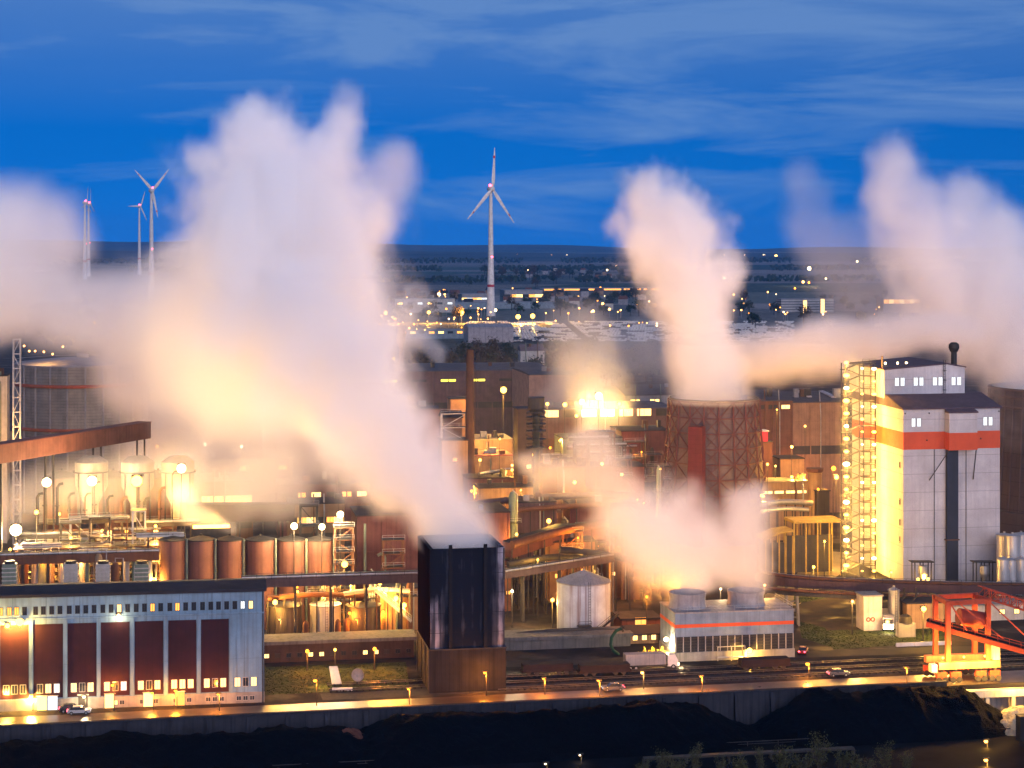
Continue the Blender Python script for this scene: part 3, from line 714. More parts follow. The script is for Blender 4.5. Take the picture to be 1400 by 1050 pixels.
def gallery(name, label, cat, a, b, w_, h, m, legs=(), legm=None, roofm=None, group=None):
    a, b = Vector(a), Vector(b); base = Vector((a.x, a.y, 0)); rz = math.atan2(b.y - a.y, b.x - a.x); ln = math.hypot(b.x - a.x, b.y - a.y)
    t = thing(name, label, cat, base, rz, group)
    B().beam((0, 0, a.z), (ln, 0, b.z), w_, h).build('gallery', m, t)
    B().beam((0, 0, a.z + h / 2 + .12), (ln, 0, b.z + h / 2 + .12), w_ + .5, .2).build('roof', roofm or dkroof, t)
    for q in legs:
        z = a.z + (b.z - a.z) * q - h / 2; x = ln * q; l = B()
        l.beam((x - .8, -w_ / 2, 0), (x, -w_ * .3, z), .35); l.beam((x + .8, w_ / 2, 0), (x, w_ * .3, z), .35); l.beam((x - .4, -w_ * .4, z * .5), (x + .4, w_ * .4, z * .5), .25)
        l.build('leg', legm or steel, t)
    return t
def pipe_bridge(name, label, px0, px1, Y, py, m, d=2.2, th=1.6, legs=5, rot=TH, pipes=3, group=None, railing=True, py1=None):
    w_ = wid(px0, px1, Y); z = zz(py, Y); t = thing(name, label, 'pipe bridge', gy(px0, Y), rot, group)
    z1 = z if py1 is None else zz(py1, Y + w_ * ST)
    B().beam((0, 0, z), (w_, 0, z1), d, th).build('girder', m, t)
    for i in range(pipes):
        B().tube([(0, -d / 2 + .3 + i * (d - .6) / max(1, pipes - 1), z + th / 2 + .28), (w_, -d / 2 + .3 + i * (d - .6) / max(1, pipes - 1), z1 + th / 2 + .28)], .27).build('pipe', (galv, rust, greenish)[i % 3], t)
    if railing: B().rail([(0, -d / 2 - .05, z + th / 2), (w_, -d / 2 - .05, z1 + th / 2)], 1.2, .08, 3).build('rail', steel, t)
    for i in range(legs):
        x = (i + .5) * w_ / legs; zl = z + (z1 - z) * x / w_ - th / 2; l = B(); l.beam((x, -d / 2, 0), (x, -d / 2, zl), .4); l.beam((x, d / 2, 0), (x, d / 2, zl), .4)
        for k in range(3): l.beam((x, -d / 2, zl * k / 3), (x, d / 2, zl * (k + 1) / 3), .2)
        l.build('leg', steel, t)
    return t
def stack(name, label, px, Y, ptop, r0, r1, m, decks=(), cap=None, z=0., cat='chimney', lamp=None, seg=18):
    h = zz(ptop, Y) - z; t = thing(name, label, cat, gy(px, Y, z), TH)
    s = B().lathe([(r0, 0), (r0 * .96, h * .3), (r1, h), (r1 * .7, h), (r1 * .7, h - 2)], seg).build('shaft', m, t); smooth_sides(s, 50)
    for k in decks:
        dk = B().lathe([(r1 + .05, h * k), (r1 + 1.6, h * k), (r1 + 1.6, h * k + .3), (r1 + .05, h * k + .15)], 16, caps=False).build('deck', steel, t)
        B().torus((0, 0, h * k + 1.1), r1 + 1.55, .07, 16, 4).build('rail', steel, dk)
    if cap: B().lathe([(r1 * 1.02, h - cap[1]), (cap[0], h - cap[1] * .6), (cap[0], h + .02), (cap[0] * .8, h + .02)], seg).build('tip', cap[2], t)
    if lamp: B().ball((0, -r1 - .5, h - .6), .4, 2).build('bulb', redlamp if lamp == 'red' else M_bulb(lamp), t)
    return t
def pipe_thing(label, pts, r, m, name='pipeline', legs=True):
    p0 = Vector(pts[0]); t = thing(name, label, 'pipe', (p0.x, p0.y, 0), 0); q = [Vector(p) - Vector((p0.x, p0.y, 0)) for p in pts]
    s = B().tube(q, r, 12).build('pipe', m, t, smooth=False); smooth_sides(s, 40)
    for p in q:
        B().torus((0, 0, 0), r + .05, .12, 14, 4)
        if legs and p.z > 1.5: B().beam((p.x, p.y, 0), (p.x, p.y, p.z - r * .9), .3).build('support', steel, t)
    return t

# ---------------------------------------------------------------- coke plant on the left
gh = thing('gasholder', 'huge round grey gasholder with two orange rings behind the inclined gallery', 'gasholder', gy(113, 640), 0)
GR = 22.; GZ = zz(497, 640)
gm_ = mat('gasholder_sheet', (.27, .25, .23), .7, streak=.3, lines=[(2, 1.0, .12, .45)])
s = B().lathe([(GR, 0), (GR, GZ)], 48).build('shell', gm_, gh); smooth_sides(s, 30)
s = B().lathe([(GR + .3, GZ + .01), (GR + .3, GZ + .5), (GR * .55, GZ + 1.6), (2, GZ + 2.2), (2, GZ + 3.4)], 48).build('roof', grey, gh); smooth_sides(s, 30)
for py in (522, 580): B().torus((0, 0, zz(py, 640)), GR + .35, .6, 48, 6).build('ring', mat('ring_orange_paint', (.45, .10, .05), .6), gh)
for i in range(24):
    a = i * math.pi / 12; B().box(-.25, .25, -.25, .25, 0, GZ).build('rib', grey, gh).location = (math.cos(a) * (GR + .12), math.sin(a) * (GR + .12), 0)
B().torus((0, 0, GZ + 1.6), GR, .07, 40, 4).build('rail', galv, gh)
for px, py in ((33, 473), (40, 480), (48, 480), (60, 481), (72, 484), (86, 474)):
    hd = B().ball((pt(px, py, 628) - gy(113, 640)), .34, 2).build('roof_lamp', M_bulb(WARM), gh)
plight(pt(60, 478, 622) - gy(113, 640), 1200, WARM, gh)
gallery('inclined_gallery', 'rust red inclined conveyor gallery crossing in front of the gasholder', 'conveyor gallery', pt(-14, 622, 432), pt(198, 588, 500), 3.6, 4.2, mat('gallery_red', (.17, .07, .055), .7, streak=.4, lines=[(0, 1.5, .1, .35)]), (.04, .35, .66, .97), steel, burg)
frame_tower('lattice_mast', 'slender grey lattice mast left of the gasholder', 'mast', 18, 560, 2, 2, 0, zz(464, 560), 14, galv, decks=False)
shed('lit_tower_block', 'tall narrow block glaring white at the left edge beside the lattice mast', 'tower block', -40, 9, 560, 515, 10, palew, dkroof, nwin=2, win=[lit_y], wy=.5)
plight(gy(4, 540, 30), 7000, WARM, None).name = 'lamp_or_fill_light'  # loose light with no lamp body, added to brighten the block

# coke side: tall vessels and funnel hoppers on a steel deck
deck_z = 20.5
fr = frame_tower('steel_platform', 'wide steel platform with pipes carrying the glowing funnel hoppers', 'platform', 52, 462, wid(52, 252, 462), 14, 3, deck_z, 4, steel)
for i in range(14):
    y = -1.5 + (i % 2) * .9; B().tube([(1, y, 4 + i * 1.15), (33, y, 4 + i * 1.15)], .22 + (i % 3) * .12).build('pipe', (galv, rust, greenish, palew)[i % 4], fr)
hop_m = mat('hopper_steel', (.50, .45, .38), .5, .2, streak=.35)
ves_m = mat('vessel_brick_red', (.30, .13, .085), .75, streak=.45)
for i, px in enumerate((125, 188, 243)):
    t = thing('hopper', 'pale steel funnel hopper glowing under a floodlight, ' + ('nearest the gasholder mast side', 'middle one of the row', 'beside the dark gallery box')[i], 'hopper', gy(px, 466, deck_z + .3), TH)
    s = B().lathe([(1.6, 0), (1.7, 4.2), (3.9, 8.6), (4.0, 14.5), (2.2, 15.8)], 28).build('bin', hop_m, t); smooth_sides(s, 40)
    for a in range(4): B().beam((math.cos(a * 1.57 + .78) * 4.3, math.sin(a * 1.57 + .78) * 4.3, 0), (math.cos(a * 1.57 + .78) * 4.1, math.sin(a * 1.57 + .78) * 4.1, 12), .35).build('leg', steel, t)
    hd = B().lathe([(4.2, 12), (4.5, 12), (4.5, 12.3), (4.2, 12.3)], 24, caps=False).build('ring_beam', steel, t)
for i, px in enumerate((85, 155, 216)):
    tank(px, 474, 4.6 if i != 1 else 4.2, zz(652, 474), ves_m, 'rusty red upright vessel ' + ('left of the first glowing hopper', 'between the first two glowing hoppers', 'between the last two glowing hoppers')[i], 1.5, steel, name='process_vessel', cat='vessel', rings=2)
for px, py, Y, e, bb, c, lb in ((64, 659, 452, 4200, 1.5, WHT, 'dazzling white floodlight farthest left above the steel platform'), (126, 657, 452, 3600, 1.6, WHT, 'dazzling white floodlight over the first funnel hopper'), (187, 657, 452, 4000, 1.9, YEL, 'largest dazzling floodlight over the middle funnel hopper'),
        (248, 640, 452, 2000, 1.5, WHT, 'dazzling white floodlight standing highest, over the last funnel hopper'), (22, 724, 440, 8000, 1.9, WHT, 'very bright floodlight low at the left edge below the inclined gallery'),
        (150, 728, 446, 1600, .8, WARM, 'small floodlight under the steel platform by the middle hopper'), (213, 727, 446, 1600, .8, WARM, 'small floodlight under the steel platform by the last hopper'), (158, 756, 440, 1800, .9, YEL, 'yellow floodlight among the pipes left of the red tank row'),
        (212, 760, 440, 900, .6, YEL, 'yellow lamp at the corner of the red tank row'), (402, 719, 436, 3000, 1.1, WHT, 'white floodlight above the red tank row, left of a pair'), (440, 720, 436, 3000, 1.0, WHT, 'white floodlight above the red tank row, right of a pair'),
        (465, 703, 440, 4000, 1.1, WHT, 'white floodlight over the scaffold tower inside the steam'), (471, 771, 428, 2200, 1.0, YEL, 'yellow floodlight low on the scaffold tower'), (376, 823, 424, 1800, .8, YEL, 'yellow floodlight beside the corner of the blue hall'),
        (128, 640, 500, 1500, .7, WARM, 'small lamp high behind the first funnel hopper'), (50, 700, 440, 1500, .7, YEL, 'yellow lamp beside the pipes left of the steel platform'), (97, 735, 440, 900, .5, YEL, 'yellow lamp under the left half of the steel platform'),
        (300, 655, 540, 1500, .8, WARM, 'warm floodlight by the dim roof in the steam behind the hoppers'), (280, 607, 560, 900, .7, WHT, 'warm floodlight deep in the orange steam'), (330, 610, 560, 1400, .6, WHT, 'warm floodlight deep in the pink steam'), (215, 610, 545, 800, .6, SOD, 'orange floodlight behind the end of the inclined gallery'),
        (360, 590, 570, 3500, .5, WHT, 'faint lamp inside the big steam plume')):
    mast(px, py, Y, lb, c, e, bb)
# small coolers and cabins in the front row behind the blue hall
for i, (px, m) in enumerate(((12, greenish), (96, palew), (140, palew), (193, greenish))):
    t = thing('cooler_box', ('grey green slatted cooler box at the far left behind the blue hall', 'pale slatted cooler box behind the blue hall roof, left of a pair', 'pale slatted cooler box behind the blue hall roof, right of a pair', 'lime green slatted cooler box left of the red tank row')[i], 'cooler', gy(px - 9, 418), TH)
    z1 = zz(772, 418)
    B().box(0, 3, 0, 3, 0, z1).build('casing', m, t)
    for k in range(5): B().box(-.12, 3.12, -.14, 3.1, z1 - 4.6 + k * .9, z1 - 4.35 + k * .9).build('slat', palew, t)
    B().cyl((1.5, 1.5, z1), (1.5, 1.5, z1 + .6), 1.2).build('fan_ring', steel, t)
pipe_bridge('pipe_bridge', 'rusty pipe bridge with pale pipes crossing behind the blue hall roof', -20, 218, 426, 766, rust, 2.4, 2.0, 7, pipes=3)
frame_tower('pipe_rack', 'lit steel pipe rack full of small vessels under the hopper platform', 'pipe rack', 20, 434, wid(20, 215, 434), 6, 2, zz(752, 434), 4, rust, brace=True)
r_ = random.Random(12)
for i in range(16):
    px = 24 + i * 12.2 + r_.uniform(-3, 3); Y = 432 + r_.uniform(-3, 4); h = zz(r_.uniform(752, 775), Y)
    t = thing('upright_vessel', 'small upright process vessel among the lit pipes behind the blue hall', 'vessel', gy(px, Y), TH, 'small upright vessels among the pipes behind the blue hall')
    rr = r_.uniform(.45, 1.0); s = B().lathe([(rr, 0), (rr, h - 1), (rr * .7, h - .3), (.15, h)], 14).build('shell', (galv, rust, palew, greenish, tanb)[i % 5], t); smooth_sides(s, 50)
    B().tube([(0, 0, h - .1), (0, 0, h + .9), (rr + .8, -.2, h + .9), (rr + .8, -.2, 2)], .14).build('pipe', galv, t)

# red tank row
for i, px in enumerate((236, 275, 314, 356, 398, 437)):
    Y = 437 + (i * 1.1); r = (3.05, 3.1, 3.0, 3.3, 3.3, 3.1)[i]
    t = tank(px, Y, r, zz(738, Y), mat('tank_red', (.20, .09, .068), .6, streak=.45, scale=.25), 'brick red tank in the row, ' + ('first, beside the cooler', 'second, with a pale pipe beside it', 'third, below the dark gallery', 'fourth, near the hall corner', 'fifth, under the left floodlight', 'last, next to the scaffold tower')[i], .8, steel, name='red_tank', ladder=False)
    B().tube([(r + .15, -r * .45, 0), (r + .15, -r * .45, zz(738, Y) + .4)], .3).build('pipe', greenish, t)
gallery('dark_gallery', 'dark brown level gallery above the red tank row', 'conveyor gallery', pt(250, 701, 455), pt(398, 700, 470), 4, 4.0, mat('gallery_brown', (.07, .035, .03), .8, streak=.4), (.1, .5, .9))
for px0, px1, Y, py, d, m, lb in ((380, 505, 575, 664, 14, burg, 'dark red shed at the foot of the huge steam plume'), (240, 400, 640, 630, 20, hm1, 'long mauve hall deep in the warm steam behind the hoppers'), (-20, 260, 730, 590, 30, tanb, 'broad tan hall behind the gasholder'), (395, 470, 500, 690, 10, tanb, 'tan shed behind the end of the dark gallery')):
    shed('coke_hall', lb, 'hall', px0, px1, Y, py, d, m, dkroof, 1.2, nwin=6, win=[lit_y, steel, lit_o], wy=.75, ww=3, wh=1.6)
B_, w__, h__ = shed('furnace_shed', 'low roofed brown shed with glowing slots in the steam behind the dark gallery', 'shed', 275, 345, 520, 660, 12, rust, dkroof, 2.0, nwin=5, win=[lit_y], wy=.75, wh=2.2, ww=3.2)
fn = thing('quench_car', 'open car full of glowing coke pushed out in a puff of steam', 'quench car', gy(262, 440, 0), TH)
zq = zz(722, 440)
B().box(0, 9, 0, 3, zq - 1.6, zq - .2).build('car_body', steel, fn); B().box(.3, 8.7, .3, 2.7, zq - .3, zq + .3).build('glowing_coke', em('glowing_coke', (1, .38, .08), 10), fn); B().box(.5, 8.5, .6, 2.4, 0, zq - 1.6).build('support', steel, fn)
plight((5, -1, zq + 2.5), 200, YEL, fn)
frame_tower('scaffold_tower', 'lit scaffold tower with ladders right of the red tank row', 'scaffold tower', 458, 440, 4.2, 4, 0, zz(722, 440), 8, rust)
shed('burgundy_hall', 'large plain burgundy hall behind the dark square tower', 'hall', 488, 696, 462, 706, 16, burg, dkroof)
bp = thing('vent_pipe', 'thin grey green vent pipe with a swan neck before the burgundy hall', 'pipe', gy(526, 452), TH)
zb = zz(757, 452); B().tube([(0, 0, 0), (0, 0, zb - 1), (-.3, 0, zb - .2), (-1, 0, zb), (-1.7, 0, zb - .4)], .35).build('pipe', greenish, bp); B().cyl((0, 0, 0), (0, 0, .3), .8).build('flange', greenish, bp)
stack('vent_stack', 'thin grey green vent stack left of the burgundy hall', 499, 452, 716, .35, .3, greenish, cat='pipe')

# long pipe bridge, dark tanks and the stair conveyor between hall and tower
pipe_bridge('pipe_bridge', 'dusky pipe bridge running from the blue hall roof to the dark tower', 330, 572, 414, 797, mat('bridge_mauve', (.10, .07, .075), .7, streak=.4), 2.4, 1.9, 5)
pipe_bridge('pipe_bridge', 'thin pipe bridge right of the dark tower sloping up behind the white tank', 690, 838, 446, 786, mat('bridge_mauve', (.10, .07, .075), .7), 2.0, 1.5, 3, py1=763)
dkt = mat('dark_tank', (.075, .06, .06), .6, streak=.5)
tank(389, 428, 4.0, 7.4, dkt, 'dark squat tank beside the corner of the blue hall', .6, steel)
tank(445, 430, 3.5, 7.2, mat('silver_tank', (.68, .69, .72), .35, .5, streak=.15, scale=.1), 'shining silver squat tank between two dark tanks', .5, galv)
tank(497, 428, 3.9, 7.4, dkt, 'dark squat tank left of the lit stair conveyor', .6, steel)
sc = thing('stair_conveyor', 'brightly lit sloping stairway conveyor left of the dark tower', 'conveyor', gy(512, 425), math.radians(6))
z0, z1 = zz(806, 425), zz(850, 425)
f = B(); f.beam((0, 0, z0), (8.2, 0, z1), 1.8, .5); f.build('incline', galv, sc)
B().rail([(0, -.9, z0 + .2), (8.2, -.9, z1 + .2)], 1.2, .09, .9).build('handrail', galv, sc)
for x in (.5, 4, 7.8):
    l = B(); zt = z0 + (z1 - z0) * x / 8.2 - .25; l.beam((x, -.7, 0), (x, -.7, zt), .22); l.beam((x, .7, 0), (x, .7, zt), .22); l.beam((x, -.7, 0), (x, .7, zt * .8), .15); l.build('leg', rust, sc)
for x, dz in ((1.2, 2.6), (2.6, 2.2), (4.8, 2.2), (6.6, 2.2)):
    zt = z0 + (z1 - z0) * x / 8.2; l = B().beam((x, 0, zt), (x, 0, zt + dz), .12).build('lamp_pole', galv, sc); B().ball((x, -.2, zt + dz), .55, 2).build('bulb', M_bulb(YEL), l)
    plight((x, -1.4, zt + dz - .2), 900, YEL, sc)
shed('pump_house', 'tan walled pump house glowing yellow behind the stair conveyor', 'pump house', 520, 572, 436, 806, 8, tanb, dkroof)
for px, py, c, e, lb in ((420, 890, SOD, 900, 'orange lamp on a pole before the low shed, nearer the blue hall'), (512, 887, SOD, 1000, 'orange lamp on a pole before the low shed, nearer the dark tower'), (458, 888, YEL, 260, 'greenish yellow lamp between two orange lamps before the low shed')):
    mast(px, py, 396, lb, c, e, .55 if c == SOD else .4)
post_lamp(384, 884, 6.2, 'slim lamp post standing before the left dark tank', WARM, 500, bulb=.2)
post_lamp(489, 884, 6.2, 'slim lamp post standing before the right dark tank', SOD, 900, bulb=.2)
for i, (px, py, Y) in enumerate(((418, 864, 420), (462, 862, 420), (474, 860, 421))):
    t = thing('pump_set', ('rusty pump stand between the first dark tank and the silver tank', 'orange lit pump stand below the silver tank', 'small pump stand left of the second dark tank')[i], 'pump', gy(px, Y), TH); h = zz(py - 12, Y)
    B().lathe([(1.3, 0), (1.1, .4), (.5, h * .5), (.7, h * .6), (.6, h), (.2, h + .6)], 14).build('pump', rust, t); B().box(-1.6, 1.6, -1.2, 1.2, 0, .25).build('base', conc, t)

# ---------------------------------------------------------------- middle of the works
stack('chimney', 'tall slim rust brown chimney standing in the middle of the works', 642.5, 560, 478, 1.6, 1.05, mat('chimney_brown', (.085, .045, .032), .8, streak=.4), cat='chimney')
mc = stack('flare_stack', 'dark flare stack with platforms and a bulb shaped tip on a thin green pole', 733, 520, 543, .7, 1.15, mat('dark_green_steel', (.05, .055, .045), .7, streak=.4), decks=(.70, .75, .80, .84, .88, .91), cap=(2.3, 5., steel), cat='flare stack')
stack('bulb_stack', 'small rust red stack with a wide tip on the far dark roof', 548, 900, 446, 1.2, 1.0, mat('bulb_rust', (.10, .025, .025), .7), decks=(.9,), cap=(2.2, 10, mat('bulb_rust', (.10, .025, .025), .7)), cat='stack')
mast(688, 533, 640, 'tall yellow floodlight mast in the middle of the works', YEL, 9000, 1.5)
slot = em('lit_slot_yellow', (.9, .75, .08), 3.)
shed('long_hall', 'long dark hall with greenish yellow light slots behind the brown chimney', 'hall', 512, 752, 800, 509, 50, hm1, mat('roof_blue_grey', (.08, .08, .10), .8), 1.5, nwin=6, win=[slot, steel, slot, slot, steel, slot], wy=.87, ww=6.5, wh=1.1)
shed('steel_hall', 'pink grey hall lit by the furnace glare', 'hall', 724, 800, 760, 513, 40, mat('hall_pink', (.42, .26, .21), .75, streak=.2), mat('roof_blue_grey', (.08, .08, .10), .8), 1.)
shed('furnace_hall', 'long low hall with glaring open bays behind the central steam', 'hall', 742, 918, 700, 561, 30, hm1, mat('roof_grey_mauve', (.13, .11, .13), .8), 1., nwin=7, win=[lit_hot, lit_y, lit_hot, steel, lit_y], wy=.90, ww=5.5, wh=3.0)
shed('back_hall', 'grey roofed hall with two lit rooflights left of the cooling tower top', 'hall', 855, 935, 780, 541, 40, grey, mat('roof_blue_grey', (.08, .08, .10), .8), 3, nwin=3, win=[lit_y], wy=.86, ww=4, wh=2)
mast(818, 541, 668, 'brightest furnace floodlight, glaring inside the central steam', WHT, 2200, 1.7)
mast(795, 549, 668, 'bright floodlight over the furnace hall, middle part', WHT, 4000, 1.2)
mast(846, 552, 668, 'bright floodlight over the furnace hall, right part', YEL, 4000, .9)
mast(772, 553, 668, 'bright floodlight over the furnace hall, left part', YEL, 5000, 1.0)
mast(748, 552, 668, 'bright floodlight at the left end of the furnace hall', YEL, 5000, .8)
shed('loading_hall', 'flat roofed hall with a glaring lit eave right of the brown chimney', 'hall', 648, 700, 610, 602, 16, tanb, mat('roof_yellow_lit', (.30, .24, .16), .7), nwin=3, win=[lit_y, lit_w, lit_y], wy=.55, ww=3.4, wh=3)
plight(gy(676, 596, zz(593, 596)), 5000, YEL); plight(gy(660, 600, zz(628, 600)), 1600, WARM); plight(gy(690, 592, zz(640, 592)), 1500, SOD)  # lights without lamp bodies, standing in for the lit eaves
shed('red_roofed_shed', 'long shed with a dusty red roof below the glaring hall', 'shed', 646, 700, 585, 624, 14, tanb, mat('roof_red', (.34, .09, .08), .8), nwin=4, win=[lit_o, steel], wy=.3)
shed('scaffold_house', 'small purple brown house wrapped in scaffolding left of the chimney', 'house', 606, 632, 566, 572, 8, mat('scaffold_brown', (.14, .09, .085), .8), dkroof, 2.)
frame_tower('scaffolding', 'scaffolding in front of the small house left of the chimney', 'scaffold', 604, 560, 7.5, 2, 22, zz(566, 560), 4, galv)
shed('lit_block', 'tall plain tan block glowing orange left of the brown chimney', 'block', 604, 640, 556, 603, 8, tanb, dkroof, nwin=1, win=[lit_o], wy=.8)
plight(gy(612, 540, 30), 1600, SOD)  # unseen light with no fitting, added to make the block glow
shed('dark_tower_block', 'dark framed tower block with ledges left of the flare stack', 'tower block', 708, 728, 536, 560, 7, mat('dark_brown_grime', (.07, .05, .045), .85, streak=.4), dkroof, nwin=2, win=[lit_y, steel], wy=.6)
shed('orange_frame_house', 'small orange lit house with an open portal left of the chimney top', 'house', 616, 642, 640, 546, 8, mat('orange_house', (.42, .22, .11), .8), dkroof, nwin=1, win=[steel], wy=.45, ww=3, wh=3)
for i, (px0, px1, Y, py, d, m, lb) in enumerate((
    (640, 712, 545, 655, 10, hm1, 'low mauve shed at the foot of the brown chimney'), (655, 730, 520, 668, 9, tanb, 'low tan shed beneath the flare stack'), (770, 850, 600, 600, 14, greenish, 'grey green plant block behind the middle steam'),
    (850, 912, 620, 590, 16, burg, 'dark burgundy block left of the lattice cooling tower'), (700, 760, 500, 688, 10, hm1, 'long low mauve shed right of the dark tower steam'), (805, 880, 560, 640, 14, burg, 'dark red shed behind the steam left of the cooling tower'),
    (880, 912, 570, 660, 10, steel, 'black open shed left of the cooling tower base'), (560, 600, 600, 560, 10, hm1, 'mauve shed behind the steam left of the chimney'), (540, 566, 760, 540, 8, tanb, 'pale gabled house under the greenish light slots'),
    (742, 800, 545, 640, 12, rust, 'rust brown shed behind the middle steam'), (780, 850, 505, 690, 10, burg, 'burgundy shed under the middle steam'), (752, 812, 470, 742, 8, mat('orange_house', (.42, .22, .11), .8), 'orange lit shed beneath the red gallery end'))):
    shed('plant_shed', lb, 'shed', px0, px1, Y, py, d, m, dkroof, .8 if i % 2 else 0., nwin=3 if i % 3 else 0, win=[lit_y, steel, steel, lit_o], wy=.4)
for i, (px, py, Y, c, e, bb, lb) in enumerate(((750, 712, 478, YEL, 2800, .8, 'yellow lamp glowing above the red gallery right of the dark tower'), (858, 712, 470, WARM, 2600, .5, 'warm lamp half hidden in the steam right of the red gallery'), (700, 636, 560, WARM, 1600, .45, 'warm lamp on the tan shed by the flare stack'), (752, 612, 590, SOD, 1200, .5, 'orange lamp right of the flare stack'),
    (877, 618, 585, SOD, 900, .3, 'small red orange lamp left of the cooling tower'), (755, 820, 438, YEL, 1800, .6, 'yellow lamp glowing left of the white tank'), (700, 808, 440, WHT, 900, .45, 'white lamp on a post right beside the dark tower'), (922, 800, 425, SOD, 1100, .5, 'orange lamp in the steam behind the first fan stack'), (884, 816, 430, SOD, 700, .35, 'red orange lamp left of the striped cooling block'),
    (735, 765, 452, YEL, 1200, .35, 'yellow lamp under the red gallery'), (648, 665, 530, YEL, 900, .35, 'yellow lamp at the chimney foot, left of a pair'), (660, 662, 530, WARM, 900, .3, 'warm lamp at the chimney foot, right of a pair'), (642, 690, 505, YEL, 1200, .35, 'yellow lamp beside the edge of the big steam plume'), (712, 670, 515, YEL, 900, .3, 'yellow lamp at the flare stack foot'),
    (790, 735, 462, SOD, 1600, .3, 'orange lamp at the orange lit shed'), (985, 805, 425, WHT, 600, .3, 'white lamp between the two fan stacks'), (1045, 800, 425, WARM, 700, .35, 'warm lamp right behind the second fan stack'), (905, 770, 470, SOD, 900, .3, 'orange lamp in the haze above the white tank'), (690, 740, 470, YEL, 900, .25, 'yellow lamp on the pipes right of the burgundy hall'), (830, 800, 440, SOD, 900, .3, 'orange lamp right of the white tank'),
    (538, 490, 880, YEL, 2500, .8, 'yellow floodlight by the small rust red stack'), (520, 480, 880, WARM, 1500, .4, 'warm lamp on the dark far frame left of the rust red stack'), (505, 520, 760, WARM, 1500, .4, 'warm lamp at the steam edge under the far dark frame'), (538, 540, 740, WARM, 1200, .5, 'warm lamp on the pale gabled house'))):
    mast(px, py, Y, lb, c, e, bb)
# red gallery and the big pipes right of the dark tower
gallery('red_gallery', 'red brown conveyor gallery rising right of the dark tower', 'conveyor gallery', pt(694, 752, 462), pt(768, 728, 474), 3.2, 3.6, mat('gallery_red', (.17, .07, .055), .7), (.15, .6, .95))
gallery('red_gallery', 'level red brown conveyor gallery behind the right hand steam', 'conveyor gallery', pt(768, 728, 474), pt(905, 724, 500), 3.2, 3.6, mat('gallery_red', (.17, .07, .055), .7), (.1, .5, .9))
def curve(a, b, sag, n=6):
    a, b = Vector(a), Vector(b); return [a.lerp(b, i / n) + Vector((0, 0, sag * math.sin(math.pi * i / n))) for i in range(n + 1)]
for lb, a, b, r, m in (('fat dark pipe rising left to right below the red gallery', (700, 745, 455), (830, 715, 470), 1.0, rust), ('long mauve pipe crossing behind the flare stack pole', (640, 690, 500), (840, 676, 520), .9, mat('bridge_mauve', (.10, .07, .075))),
        ('second long mauve pipe below the first behind the pole', (660, 703, 490), (850, 690, 510), .7, rust), ('dark pipe sloping down to the white tank roof', (765, 752, 450), (880, 770, 455), .8, steel), ('pale thin pipe along the sheds right of the chimney', (655, 648, 550), (760, 640, 560), .5, galv),
        ('thick dark pipe behind the thin pipe bridge', (694, 772, 452), (800, 760, 460), .8, steel), ('dark green pipe along the low shed with the grey flat roof', (700, 868, 420), (845, 862, 424), .45, steel), ('silver pipe on the platforms behind the cooling tower', (1040, 690, 540), (1110, 688, 545), .8, galv),
        ('second silver pipe below the other by the yellow canopies', (1040, 700, 530), (1105, 697, 535), .6, galv), ('long pale pipe right of the scaffold tower', (470, 812, 425), (560, 808, 427), .5, palew), ('brown pipe above the silver tank', (366, 818, 425), (500, 815, 428), .6, rust)):
    pipe_thing(lb, curve(pt(*a), pt(*b), .6), r, m)
r_ = random.Random(5)
for i in range(34):                         # thin columns and stub chimneys between the sheds
    px = r_.uniform(644, 915) if i < 26 else r_.uniform(365, 560); Y = r_.uniform(450, 600) if i < 26 else r_.uniform(432, 436); top = 326 + (90 - r_.uniform(9, 26)) * F / Y; h = zz(top, Y)
    if i >= 26: h = r_.uniform(9, 15)
    t = thing('process_vessel', 'thin process column with a small platform among the rusty sheds', 'column', gy(px, Y), TH, 'thin process columns among the rusty sheds'); rr = r_.uniform(.4, 1.1)
    s = B().lathe([(rr, 0), (rr, h - 1), (rr * .5, h)], 14).build('shell', (rust, galv, greenish, steel, tanb)[i % 5], t); smooth_sides(s, 50)
    dk = B().box(-rr - .9, rr + .9, -rr - .9, rr + .9, h * .7, h * .7 + .15).build('deck', steel, t); B().rail([(-rr - .9, -rr - .9, h * .7 + .15), (rr + .9, -rr - .9, h * .7 + .15)], 1.1, .07).build('rail', galv, dk)
    B().tube([(rr + .2, 0, 0), (rr + .2, 0, h - .6), (0, 0, h + .5)], .16).build('pipe', galv, t)
for i in range(16):
    px = r_.uniform(645, 905); Y = r_.uniform(455, 590); h = r_.uniform(5, 15)
    t = thing('process_lamp', 'small warm work lamp among the rusty sheds and pipes', 'lamp', gy(px, Y), TH, 'small work lamps among the rusty sheds and pipes')
    B().cyl((0, 0, 0), (0, 0, h), .09, .07, 6).build('pole', steel, t); B().ball((0, -.2, h), .26, 2).build('bulb', M_bulb(rnd.choice((SOD, WARM, YEL))), t); plight((0, -.9, h - .3), 800, rnd.choice((SOD, WARM, YEL)), t)

